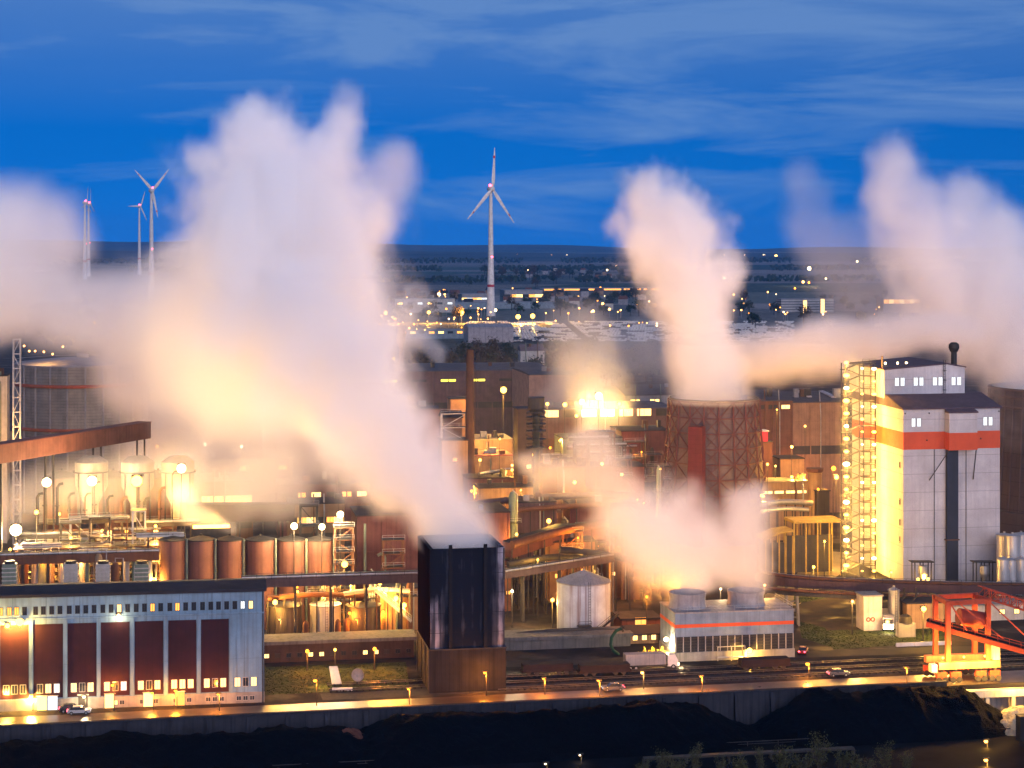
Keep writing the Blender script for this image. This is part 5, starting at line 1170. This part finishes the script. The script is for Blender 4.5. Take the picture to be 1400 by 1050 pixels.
plight((4, 2, 9), 900, SOD, sk); plight((17, -9, .5), 4500, YEL, sk); plight((24, -7, 1.5), 2500, YEL, sk); plight((10, -9, 1.5), 1300, YEL, sk)  # lights without fittings, added to brighten the limestone and trestle
tre = thing('trestle', 'concrete rail trestle with open bays under the red stacker', 'trestle', at(1318, 944), TH)
B().box(-2, 30, -.9, .9, -1.4, -.05).build('beam', palew, tre)
for i in range(6): B().box(i * 5.5 - 1.2, i * 5.5 - .4, -.7, .7, YZ, -1.4).build('pier', palew, tre)
B().prismx([(-2.2, YZ), (-1.6, -1.6), (-1.3, -1.6), (-1.3, YZ)], 1, 30).build('back_wall', conc, tre).location = (0, 4, 0)
bb_ = thing('yard_block', 'black steel box standing on the pale limestone', 'box', at(1395, 1000, YZ + 2.5), TH)
B().box(0, 5, 0, 2, -2, 2.6).build('box', black, bb_); B().box(-.1, 5.1, -.1, 2.1, 2.6, 2.8).build('lid', steel, bb_)
for px, py, z, c, e, lb in ((1350, 1014, YZ, YEL, 120, 'yellow lamp at the lower right near the limestone'), (1350, 1040, YZ, YEL, 260, 'yellow lamp at the bottom right corner, lighting the scrub'), (795, 1034, YZ, WHT, 25, 'tiny white lamp on the foreground rail below the long coal heap'), (748, 1046, YZ, WHT, 20, 'tiny white lamp at the bottom edge below the long coal heap')):
    post_lamp(px, py + 8, 1.5, lb, c, e, None, .36 if c == YEL else .16, z)
# ---------------------------------------------------------------- wind turbines
def turbine(px, Y, pyhub, label, blades, rb=44., yaw=.5, rmid=True):
    h = zz(pyhub, Y); t = thing('wind_turbine', label, 'wind turbine', gy(px, Y), yaw); wp = mat('turbine_white', (.72, .70, .70), .5, streak=.1)
    s = B().lathe([(5.2, 0), (4.6, h * .12), (3.3, h * .45), (1.8, h)], 24).build('tower', wp, t); smooth_sides(s, 50)
    B().lathe([(4.0, h * .23), (4.0, h * .23 + 3.)], 24).build('red_band', mat('turbine_red', (.5, .05, .06), .5), t).scale = (1.05, 1.05, 1)
    nc = B().lathe([(.5, -5.5), (2.8, -4.5), (3.6, 0), (3.0, 5), (1.0, 7.5)], 20).build('nacelle', wp, t); smooth_sides(nc, 60); nc.location = (0, 0, h + 1.5); nc.rotation_euler = (math.pi / 2, 0, 0)
    for a in blades:
        d = Vector((math.sin(math.radians(a)), 0, math.cos(math.radians(a)))); n = Vector((d.z, 0, -d.x)); o = Vector((0, -5.0, h + 1.5)); b = B(); prev = None
        for k, (u, c, th) in enumerate(((.03, 1.3, 1.2), (.12, 2.1, 1.0), (.25, 2.6, .7), (.5, 1.9, .45), (.8, 1.2, .3), (1, .35, .1))):
            p = o + d * rb * u; cur = [b.bm.verts.new(p + q) for q in (n * c, Vector((0, th, 0)), -n * c * .7, Vector((0, -th, 0)))]
            if prev:
                for j in range(4): b.bm.faces.new((prev[j], prev[(j + 1) % 4], cur[(j + 1) % 4], cur[j]))
            else: b.bm.faces.new(cur[::-1])
            prev = cur
        b.bm.faces.new(prev); bl = b.build('blade', wp, t)
        e = o + d * rb * .78; B().beam(o + d * rb * .74, o + d * rb * .80, 2.4, .9).build('red_tip_band', mat('turbine_red', (.5, .05, .06), .5), bl)
    for x in (-1.6, 1.6): B().ball((x, -2, h + 5.4), 1.7, 2).build('beacon', redlamp, t)
    if rmid: B().ball((0, -3.6, h * .47), 1.0, 2).build('beacon', redlamp, t)
    return t
turbine(671, 2208, 260, 'tall white wind turbine standing alone in the middle before the blue sky', (3, 145, 222), 48, .45)
turbine(207, 2786, 262, 'white wind turbine standing right next to the big steam plume', (38, 168, 318), 40, .5)
turbine(116, 4200, 278, 'far slim wind turbine, left of a close pair', (10, 130, 250), 38, 1.45)
turbine(121, 4500, 280, 'far slim wind turbine, right of a close pair', (0, 120, 240), 38, 1.5)
turbine(190.5, 4700, 283, 'small far grey wind turbine between the pair and the white turbine', (20, 150, 270), 40, .9, False)

# ---------------------------------------------------------------- trees: trunk, limbs and a crown of leaf clumps
crown_m = [mat('crown_' + n, c, .9, var=.6, scale=.6) for n, c in (('dark', (.030, .045, .028)), ('olive', (.055, .06, .028)), ('brown', (.075, .05, .03)))]
def tree_mesh(seed, h, wd, n, leaf):
    r = random.Random(seed); tk = B(); tk.cyl((0, 0, 0), (0, 0, h * .5), h * .035, h * .02, 7); cl = []
    for i in range(9):
        a = r.uniform(0, 6.28); e = Vector((math.cos(a) * wd * r.uniform(.35, .85), math.sin(a) * wd * r.uniform(.35, .85), h * r.uniform(.5, .9)))
        tk.cyl((0, 0, h * r.uniform(.3, .48)), e, h * .014, h * .005, 5); cl.append((e, r.uniform(.22, .4) * wd))
    cl.append((Vector((0, 0, h * .86)), wd * .4)); cr = B()
    for i in range(n):
        c, q = r.choice(cl); p = c + Vector((r.gauss(0, 1), r.gauss(0, 1), r.gauss(0, .85))) * q * .62; s = leaf * r.uniform(.5, 1.2)
        d1 = Vector((r.gauss(0, 1), r.gauss(0, 1), r.gauss(0, 1))).normalized() * s; d2 = d1.cross(Vector((r.gauss(0, 1), r.gauss(0, 1), 1))).normalized() * s * .7
        cr.bm.faces.new([cr.bm.verts.new(p + v) for v in (-d1, d2, d1, -d2)])
    return tk.mesh('trunk'), cr.mesh('crown')
TM = [tree_mesh(10 + i, h, wd, 380, .9) for i, (h, wd) in enumerate(((14, 6), (11, 5.5), (17, 6), (9, 5)))]
for i, k in enumerate(TM): k[0].materials.append(barkm); k[1].materials.append(crown_m[i % 3])
def tree(px, Y, label, group, i, sc=1.):
    t = thing('tree', label, 'tree', gy(px, Y), i * 2.1, group); t.scale = (sc, sc, sc)
    for nm, me in zip(('trunk', 'crown'), TM[i % 4]):
        o = bpy.data.objects.new(nm, me); COL.objects.link(o); o.parent = t
r_ = random.Random(21); i = 0
for x0, x1, ya, yb, n, lb, gr in ((455, 640, 1950, 2500, 34, 'dark tree in the grove behind the car park, left of the tall wind turbine', 'trees left of the tall wind turbine'), (690, 915, 2150, 2900, 46, 'dark tree in the grove right of the tall wind turbine', 'trees right of the tall wind turbine'),
        (560, 640, 1150, 1350, 12, 'dim tree beyond the long dark hall', 'trees beyond the long dark hall'), (640, 790, 1180, 1480, 26, 'brown tree around the pale farmhouse', 'trees around the pale farmhouse'), (790, 900, 1150, 1400, 16, 'dim tree in the mist left of the cooling tower plume', 'trees in the mist left of the cooling tower plume'), (1010, 1400, 1700, 3000, 40, 'dark tree on the far side beyond the silo block', 'trees beyond the silo block'),
        (0, 300, 1500, 2600, 24, 'dim tree in the mist behind the gasholder', 'trees behind the gasholder'), (640, 910, 3400, 4600, 40, 'small far tree along the field edge', 'far trees along the field edges')):
    for k in range(n):
        Y = r_.uniform(ya, yb); tree(r_.uniform(x0, x1), Y, lb, gr, i, r_.uniform(.75, 1.25) * (1.5 if Y > 3000 else 1.1 if Y > 1900 else 1)); i += 1
# far hedgerows and woods: stuff
for nm, (Yw, xa, xb, hh, seed) in (('woods', (5200, -1500, 2600, 16, 3)), ('woods', (6800, -2200, 3000, 20, 6)), ('woods', (3900, -400, 900, 12, 8))):
    b = B(); r = random.Random(seed); x = xa
    while x < xb:
        if mnoise.noise(Vector((x * .004, seed, 0))) > -.12:
            for k in range(5):
                p = Vector((x + r.uniform(-8, 8), Yw + r.uniform(-25, 25) + x * .12, hh * r.uniform(.2, 1))); s = r.uniform(3, 7)
                d1 = Vector((r.gauss(0, 1), r.gauss(0, .6), r.gauss(0, 1))).normalized() * s; d2 = d1.cross(Vector((r.gauss(0, .4), 1, .2))).normalized() * s * .7
                b.bm.faces.new([b.bm.verts.new(p + v) for v in (-d1, d2, d1, -d2)])
        x += 7
    tag(b.build(nm, crown_m[0]), 'distant belt of dark woods across the fields', None, kind='stuff')

# ---------------------------------------------------------------- car park of new cars
cm_ = B().prism([(-2.15, .3), (-2.2, .75), (-1.9, .95), (-1.2, 1.45), (.5, 1.45), (1.2, .95), (2.05, .85), (2.2, .65), (2.15, .3)], -.85, .85).mesh('car')
carm = []
for n in ('silver', 'white', 'silver', 'black', 'white', 'dark_grey'):
    c = cm_.copy(); c.materials.append(MATS['car_' + n]); carm.append(c)
strip('car_park', gy(640, 1800), gy(1080, 1860), 330, asph, .05)
r_ = random.Random(3); n = 0; rest = B()
for row in range(30):
    Y = 1660 + row * 13.5 + (row % 2) * -7.5
    for k in range(160):
        px = 640 + k * 2.75 * F / Y * 1.0
        if px > 1085 or r_.random() < .12 or mnoise.noise(Vector((px * .045, row * .35, 2))) < -.08 or (k % 40) > 36 or Y > 2050: continue
        if row < 6 and 640 + row * 2 < px < 860 + row * 14 and n < 290 and (k + row) % 2 == 0:
            o = bpy.data.objects.new('parked_car', carm[r_.randrange(6)]); COL.objects.link(o); o.location = gy(px, Y, .06); o.rotation_euler = (0, 0, 1.2 + r_.uniform(-.04, .04)); tag(o, 'new car parked in the dense lit rows of the far car park', 'car', 'new cars parked in rows beyond the works'); n += 1
        else:
            p = gy(px, Y, .06); c, s = math.cos(1.2), math.sin(1.2)
            for z0, z1, x0, x1, yy in ((.3, .9, -2.2, 2.2, .85), (.9, 1.45, -1.5, .8, .72)):
                rest.quadbox([(p.x + x * c - y * s, p.y + x * s + y * c, z) for z in (z0, z1) for y in (-yy, yy) for x in (x0, x1)])
tag(rest.build('car_rows', carbody[1]), 'hundreds of new cars in dense rows filling the far car park', None, kind='stuff')

# ---------------------------------------------------------------- town beyond the works
offm = mat('office_wall', (.36, .38, .42), .7, lines=[(2, 3.2, 1.2, .8)])
def block(name, label, cat, px0, px1, Y, ptop, d, m, z=0., nwin=0, win=None, ww=6., wh=1.5, wy=.6, roofm=None, pitch=0.):
    return shed(name, label, cat, px0, px1, Y, ptop, d, m, roofm or grey, pitch, z, win, nwin, wy, wh, ww)
block('warehouse', 'long grey warehouse with a row of orange lights right behind the tall turbine', 'warehouse', 690, 742, 2600, 397, 40, grey, nwin=6, win=[lit_o, lit_y, steel], ww=12, wh=4, wy=.5)
block('warehouse', 'grey warehouse with orange lights left of the tall turbine', 'warehouse', 632, 666, 2560, 402, 40, grey, nwin=5, win=[lit_o, lit_y, lit_w], ww=8, wh=2.5, wy=.5)
block('warehouse', 'long low dark warehouse with a continuous orange light band on the plain', 'warehouse', 742, 905, 3000, 395, 60, mat('dark_wall', (.1, .1, .11)), nwin=6, win=[lit_o], ww=28, wh=2.6, wy=.75)
block('depot', 'low white depot behind the grove left of the tall turbine', 'depot', 540, 622, 2300, 409, 30, palew, nwin=6, win=[lit_y, glassd, lit_w], ww=6, wh=2.5)
block('depot', 'bluish low depot along the trees behind the tall turbine', 'depot', 610, 760, 2420, 414, 30, mat('dim_blue_wall', (.22, .28, .34)))
block('tent_hall', 'row of pale grey storage tents at the near side of the car park', 'storage tent', 640, 702, 1640, 448, 26, mat('tent_sheet', (.34, .31, .33), .6, lines=[(0, 5, .3, .5)]), pitch=3., roofm=mat('tent_sheet', (.34, .31, .33), .6))
block('warehouse', 'low dusky warehouse with warm lights left of the storage tents', 'warehouse', 545, 635, 1700, 452, 22, mat('dim_blue_wall', (.22, .28, .34)), nwin=7, win=[lit_y, glassd, lit_o], ww=5, wh=2.2)
block('office_block', 'white office block with banded windows and two lit stairwells', 'office', 1068, 1140, 2300, 409, 20, offm)
block('lit_hall', 'far hall with a bright row of orange windows right of the office block', 'hall', 1208, 1258, 2300, 407, 24, grey, nwin=7, win=[lit_o, lit_y], ww=6, wh=5, wy=.6)
for i, px in enumerate((1101, 1125)):
    t = thing('stairwell_light', ('lit yellow stairwell strip on the middle of the office block', 'lit yellow stairwell strip on the right of the office block')[i], 'stairwell', gy(px, 2292), TH); B().box(-2, 2, 0, 1.5, 0, zz(411 if not i else 409, 2292)).build('glazing', lit_y, t); B().box(-2.3, 2.3, 1.5, 3, 0, zz(408, 2292)).build('shaft', grey, t)
fh = block('farmhouse', 'pale two storey farmhouse with a dark roof among brown trees', 'house', 712, 744, 1230, 480, 10, palew, nwin=4, win=[glassd], ww=1.3, wh=1.8, wy=.55, roofm=mat('slate', (.16, .12, .14), .8), pitch=4.)
for i in range(34):
    px = (540 + i * 16 % 360 + r_.uniform(-6, 6)) if i < 24 else r_.uniform(700, 830); Y = r_.uniform(2350, 3000) if i < 24 else r_.uniform(4000, 5200); h = r_.uniform(6, 9)
    t = thing('house', 'small far village house with a pitched roof beyond the works', 'house', gy(px, Y), r_.uniform(-.5, .8), 'small far village houses'); wd = r_.uniform(9, 14)
    B().box(0, wd, 0, 9, 0, h).build('wall', (palew, grey, tanb)[i % 3], t); B().prismx([(-.4, h), (4.5, h + 4.5), (9.4, h)], -.4, wd + .4).build('roof', (dkroof, brick)[i % 2], t)
for px, py, Y, c, e, bb, lb in ((527, 428, 2010, YEL, 26000, 2.6, 'big yellow floodlight far left in the row before the tall turbine'), (586, 427, 2020, YEL, 20000, 2.2, 'big yellow floodlight among green trees left of the turbine foot'), (632, 427, 2020, YEL, 20000, 2.2, 'big yellow floodlight nearest the left of the turbine foot'),
        (708, 433, 1980, YEL, 30000, 3.0, 'big golden floodlight right of the turbine foot, left of a pair'), (728, 432, 1980, YEL, 30000, 3.0, 'big golden floodlight right of the turbine foot, right of a pair'), (1106, 367, 3600, WHT, 40000, 4.2, 'single dazzling white far floodlight beneath the skyline, right side')):
    mast(px, py, Y, lb, c, e, bb)
# small street lamps of the town: one mesh set, many lamps
lampset = []
for nm, c in (('orange', SOD), ('warm', WARM), ('white', WHT)):
    p = B().cyl((0, 0, 0), (0, 0, 9), .25, .2, 6).mesh('pole'); p.materials.append(galv)
    q = B().ball((0, 0, 9), 1., 2).mesh('bulb'); q.materials.append(em('far_bulb_' + nm, c, 9, False)); lampset.append((p, q))
def far_lamp(px, py, k, sc=1.):
    b = at(px, py); 
    if b.y > 9000: b = gy(px, 9000)
    t = thing('street_lamp', 'tiny far street lamp glowing in the town and fields beyond the works', 'street lamp', b, 0, 'far street lamps of the town and fields')
    p, q = lampset[k]; o = bpy.data.objects.new('pole', p); COL.objects.link(o); o.parent = t
    o = bpy.data.objects.new('bulb', q); COL.objects.link(o); o.parent = t
    s = sc * max(.85, b.y / 2100); o.scale = (s, s, s); o.location.z = 9 - 9 * s
for px, py, k, s in ((651, 342, 2, 1), (686, 342, 2, .9), (707, 344, 1, 1.4), (716, 343, 1, 1), (743, 344, 2, 1), (754, 344, 1, 1.1), (775, 340, 2, 1), (990, 335, 2, .9), (1018, 335, 2, .9), (1044, 334, 2, 1.2), (1046, 352, 2, .8), (1061, 353, 1, 1.8), (1098, 392, 1, 1.5), (1106, 393, 0, 1.2), (1129, 387, 2, 1.), (1172, 361, 2, 1.2), (1260, 387, 0, 1.2), (1311, 388, 2, 1.3), (990, 386, 2, 1.8), (1000, 387, 2, 1.), (507, 408, 2, 1.5), (556, 416, 1, 1), (600, 411, 2, 2), (608, 411, 1, 1), (830, 374, 2, 1), (843, 368, 2, 1), (873, 374, 1, 1), (722, 374, 2, .8), (560, 422, 2, 1)):
    far_lamp(px, py, k, s)
for i in range(150):
    if i >= 78: px, py = (r_.uniform(470, 680), r_.uniform(404, 470)) if i < 115 else (r_.uniform(690, 1100), r_.uniform(400, 440))
    elif i < 30: px, py = r_.uniform(480, 690), r_.uniform(436, 468)
    elif i < 48: px, py = r_.uniform(700, 900), r_.choice((453, 456, 437)) + r_.uniform(-2, 3)
    elif i < 66: px, py = r_.uniform(985, 1340), r_.uniform(425, 442)
    else: px, py = r_.uniform(0, 330), r_.uniform(425, 470)
    far_lamp(px, py, r_.choice((0, 1, 1, 2)), r_.uniform(.45, 1.0) * (1.6 if i % 9 == 0 else 1))
mast(1232, 431, 2000, 'greenish yellow far floodlight right of the office block', YEL, 9000, 1.8)

# ---------------------------------------------------------------- steam
class G:
    def __init__(s, name):
        s.t = bpy.data.node_groups.new(name, 'GeometryNodeTree'); s.t.interface.new_socket('Geometry', in_out='INPUT', socket_type='NodeSocketGeometry'); s.t.interface.new_socket('Geometry', in_out='OUTPUT', socket_type='NodeSocketGeometry')
        s.out = s.t.nodes.new('NodeGroupOutput'); s.t.nodes.new('NodeGroupInput')
    def put(s, sock, v):
        if hasattr(v, 'is_output'): s.t.links.new(v, sock)
        else: sock.default_value = v
    def m(s, op, a, b=0., c=0., clamp=False):
        n = s.t.nodes.new('ShaderNodeMath'); n.operation = op; n.use_clamp = clamp
        for i, v in enumerate((a, b, c)): s.put(n.inputs[i], v)
        return n.outputs[0]
    def v(s, op, a, b=(0, 0, 0), sc=None):
        n = s.t.nodes.new('ShaderNodeVectorMath'); n.operation = op; s.put(n.inputs[0], a); s.put(n.inputs[1], b)
        if sc is not None: s.put(n.inputs['Scale'], sc)
        return n.outputs['Value'] if op in ('DOT_PRODUCT', 'LENGTH', 'DISTANCE') else n.outputs['Vector']
    def noise(s, vec, scale, detail=2, rough=.5):
        n = s.t.nodes.new('ShaderNodeTexNoise'); s.put(n.inputs['Vector'], vec); n.inputs['Scale'].default_value = scale; n.inputs['Detail'].default_value = detail; n.inputs['Roughness'].default_value = rough
        return n
def volmat(name, col, dens, aniso=0.):
    m = bpy.data.materials.new(name); m.use_nodes = True; n = m.node_tree; n.nodes.remove(n.nodes['Principled BSDF'])
    pv = n.nodes.new('ShaderNodeVolumePrincipled'); pv.inputs['Color'].default_value = (*col, 1); pv.inputs['Density'].default_value = dens; pv.inputs['Anisotropy'].default_value = aniso
    n.links.new(pv.outputs[0], n.nodes['Material Output'].inputs['Volume']); return m
def path(pts, Y0, Y1, k=1.15):
    n = max(1, len(pts) - 1)
    return [(pt(x, y, Y0 + (Y1 - Y0) * i / n), k * r * (Y0 + (Y1 - Y0) * i / n) / F) for i, (x, y, r) in enumerate(pts)]
def plume(label, paths, vox, m, warp=(7, .03), det=(1.4, .085), gain=1.9, power=1.4, stretch=(1, 1, .7), zcut=None):
    g = G('steam_shape'); pos = g.t.nodes.new('GeometryNodeInputPosition').outputs[0]
    wn = g.noise(pos, warp[1], 3, .55); p = g.v('ADD', pos, g.v('SCALE', g.v('SUBTRACT', wn.outputs['Color'], (.5, .5, .5)), sc=warp[0] * 2))
    best = None; lo = Vector((1e9,) * 3); hi = -lo; src = paths[0][0][0]
    # the vent end keeps its shape: warp fades in with distance from the source
    fade = g.m('MULTIPLY_ADD', g.v('DISTANCE', pos, tuple(src)), 1 / 22., -.25, True)
    mixn = g.t.nodes.new('ShaderNodeMix'); mixn.data_type = 'VECTOR'; g.put(mixn.inputs[0], fade); g.put(mixn.inputs[4], pos); g.put(mixn.inputs[5], p); p = mixn.outputs[1]
    for pa in paths:
        for (a, ra), (b, rb) in zip(pa, pa[1:]):
            d = b - a; L2 = d.length_squared
            t = g.m('MULTIPLY', g.v('DOT_PRODUCT', g.v('SUBTRACT', p, tuple(a)), tuple(d)), 1 / L2, clamp=True)
            q = g.v('ADD', g.v('SCALE', tuple(d), sc=t), tuple(a))
            s = g.m('SUBTRACT', 1., g.m('DIVIDE', g.v('DISTANCE', p, q), g.m('MULTIPLY_ADD', t, rb - ra, ra)))
            best = s if best is None else g.m('SMOOTH_MAX', best, s, .12)
        for a, ra in pa:
            for i in range(3): lo[i] = min(lo[i], a[i] - ra - warp[0] * .5); hi[i] = max(hi[i], a[i] + ra + warp[0] * .5)
    dn = g.noise(g.v('MULTIPLY', p, stretch), det[1], 6, .6).outputs[0]
    s = g.m('ADD', best, g.m('MULTIPLY', g.m('SUBTRACT', dn, .5), g.m('MULTIPLY', fade, det[0])))
    dens = g.m('POWER', g.m('MULTIPLY', s, gain, clamp=True), power)
    if zcut is not None:
        lo.z = max(lo.z, zcut)
    vc = g.t.nodes.new('GeometryNodeVolumeCube'); g.put(vc.inputs['Density'], dens); vc.inputs['Min'].default_value = lo; vc.inputs['Max'].default_value = hi
    for i, k in enumerate(('Resolution X', 'Resolution Y', 'Resolution Z')): vc.inputs[k].default_value = max(8, int((hi[i] - lo[i]) / vox))
    sm = g.t.nodes.new('GeometryNodeSetMaterial'); g.t.links.new(vc.outputs[0], sm.inputs[0]); sm.inputs['Material'].default_value = m; g.t.links.new(sm.outputs[0], g.out.inputs[0])
    d = bpy.data.volumes.new('steam_plume'); o = bpy.data.objects.new('steam_plume', d); COL.objects.link(o); d.materials.append(m)
    o.modifiers.new('shape', 'NODES').node_group = g.t
    return tag(o, label, 'steam')
WC = (1, .985, .98)
thickv = volmat('steam_thick', WC, .19); midv = volmat('steam_mid', WC, .12); thinv = volmat('steam_thin', WC, .05); hazev = volmat('steam_haze', WC, .030); backv = volmat('steam_back', WC, .10)
qc = Vector((0, 0, 0))
plume('huge white steam plume leaning left from the dark square tower up into the sky',
      [path([(634, 762, 58), (622, 725, 58), (588, 675, 58), (548, 625, 66), (500, 565, 84), (448, 495, 118), (392, 410, 140), (374, 315, 128), (364, 240, 90), (338, 165, 44)], 388, 432),
       path([(415, 330, 98), (452, 245, 50), (468, 168, 28)], 432, 432), path([(400, 420, 120), (470, 350, 75), (510, 315, 42)], 425, 428)], 1.05, thickv, (8, .05), (1.9, .085), gain=1.9, power=1.5, zcut=27.0)
plume('thin veil of steam drifting off the right flank of the huge plume', [path([(500, 300, 50), (530, 240, 45), (540, 210, 30)], 432, 440), path([(470, 160, 30), (480, 130, 22)], 430, 434)], 1.5, thinv, (6, .04), (1., .07))
plume('pink steam bank drifting in at the left edge', [path([(-50, 330, 95), (20, 315, 78), (70, 320, 58), (95, 335, 38)], 520, 520), path([(-60, 390, 90), (40, 400, 70), (110, 430, 60), (220, 440, 70)], 520, 500)], 1.8, backv, (9, .03), (.8, .05))
plume('warm steam haze hanging over the coke plant and gasholder', [path([(170, 505, 55), (230, 510, 90), (300, 540, 110), (380, 590, 100)], 540, 480), path([(210, 600, 55), (300, 620, 70), (380, 660, 60)], 520, 460), path([(250, 440, 110), (330, 480, 120)], 500, 460)], 1.8, thinv, (10, .025), (.9, .05))
plume('golden steam glowing around the funnel hoppers', [path([(20, 690, 45), (70, 665, 40), (128, 660, 42), (188, 655, 46), (248, 645, 46), (320, 690, 45)], 462, 458)], 1.5, hazev, (5, .04), (.8, .07))
plume('small bright puff of steam rising from the glowing coke car', [path([(318, 724, 8), (290, 712, 14), (262, 700, 20), (250, 680, 22)], 441, 445)], .7, midv, (2, .1), (.6, .2))
plume('white steam plume rising from the lattice cooling tower',
      [path([(972, 556, 58), (970, 520, 54), (960, 470, 52), (948, 420, 58), (935, 370, 66), (920, 325, 72), (905, 290, 55), (890, 268, 40)], 566, 590), path([(955, 400, 55), (985, 375, 34), (1000, 358, 20)], 580, 582)], 1.1, volmat('steam_tower', WC, .17), (7, .055), (1.7, .10), zcut=41.6)
plume('broad lilac steam plume climbing from the brown cooling tower at the right',
      [path([(1441, 535, 92), (1420, 470, 96), (1380, 420, 95), (1320, 380, 90), (1265, 320, 72), (1240, 265, 56), (1228, 225, 34)], 585, 610), path([(1410, 420, 85), (1365, 340, 62), (1330, 275, 42)], 600, 610), path([(1300, 400, 80), (1340, 440, 80)], 605, 600)], 1.5, volmat('steam_right', WC, .075), (9, .045), (1.7, .08))
plume('thin lilac veil left of the broad steam plume at the right', [path([(1290, 400, 80), (1200, 390, 70), (1140, 350, 60), (1100, 315, 35)], 640, 660), path([(1110, 310, 25), (1100, 240, 30)], 660, 670)], 2.0, volmat('steam_veil', WC, .022), (9, .03), (1., .05))
plume('low cream steam band streaming left over the blazing stair tower', [path([(1330, 450, 20), (1270, 452, 30), (1200, 464, 38), (1130, 474, 42), (1060, 486, 40), (1000, 494, 36)], 548, 600)], 1.3, volmat('steam_band', WC, .13), (5, .04), (.8, .07))
plume('warm steam cloud glowing over the furnace hall', [path([(826, 562, 46), (818, 535, 52), (802, 505, 58), (790, 470, 62)], 672, 690), path([(760, 545, 30), (800, 510, 46), (860, 485, 55), (930, 480, 50)], 700, 730)], 1.6, volmat('steam_furnace', WC, .022), (7, .04), (.9, .06))
plume('double white steam plume rolling left from the two fan stacks of the striped cooling block',
      [path([(950, 816, 26), (945, 785, 44), (930, 750, 66), (902, 722, 66), (866, 712, 48), (845, 700, 30)], 412, 432), path([(1031, 816, 26), (1026, 780, 36), (1018, 735, 44), (1022, 700, 36), (1034, 680, 22)], 412, 420), path([(1000, 770, 40), (950, 745, 50)], 416, 418)], .95, volmat('steam_cells', WC, .14), (5, .07), (1.6, .12), zcut=13.8)
plume('separate small wispy steam puff drifting between the flare stack and the lattice cooling tower', [path([(862, 700, 34), (838, 672, 42), (822, 640, 42), (810, 605, 36), (803, 585, 22)], 440, 452), path([(835, 668, 40), (790, 652, 34), (750, 645, 30), (722, 640, 20)], 446, 455)], .95, volmat('steam_puff', WC, .075), (5, .07), (1.5, .12))
plume('purple tinged thin steam sinking beside the fan stacks', [path([(930, 790, 40), (890, 775, 45), (860, 740, 42), (830, 730, 40)], 425, 445)], 1.3, volmat('steam_sink', WC, .03), (5, .05), (.9, .08))
plume('small bluish steam puff on the far dark roof left of the rust red stack', [path([(478, 470, 26), (482, 450, 24)], 900, 900), path([(470, 500, 40), (490, 480, 28)], 900, 900)], 2., volmat('steam_far', WC, .05), (4, .05), (.6, .08))
plume('small bluish steam puff curling right of the rust red stack', [path([(604, 502, 7), (598, 482, 15), (580, 466, 16), (560, 458, 14)], 905, 905)], 1.5, volmat('steam_far', WC, .08), (3, .06), (.6, .08))

plume('thin mist added to give the stair tower lamps a glow', [path([(1168, 500, 24), (1166, 640, 26), (1170, 785, 24)], 500, 500)], 1.2, volmat('glow_mist', WC, .012), (3, .05), (.9, .1))  # made-up mist standing in for lens bloom on the stair lamps
# smoke hanging low between the works buildings: one even, thin body, added to give lamps halos
sm_ = B().box(-170, 215, 418, 640, .05, 58).build('works_smoke', volmat('smoke', (.95, .93, .92), 1.2e-4, 0.)); tag(sm_, 'thin smoke added for lamp halos, hanging low between the works buildings', None, kind='stuff')
# ---------------------------------------------------------------- the air
hz = B().box(-9800, 9800, -200, 16600, -6.5, 235).build('haze', volmat('air', (.09, .40, 1.0), 3.2e-5, 0.)); hz['kind'] = 'stuff'
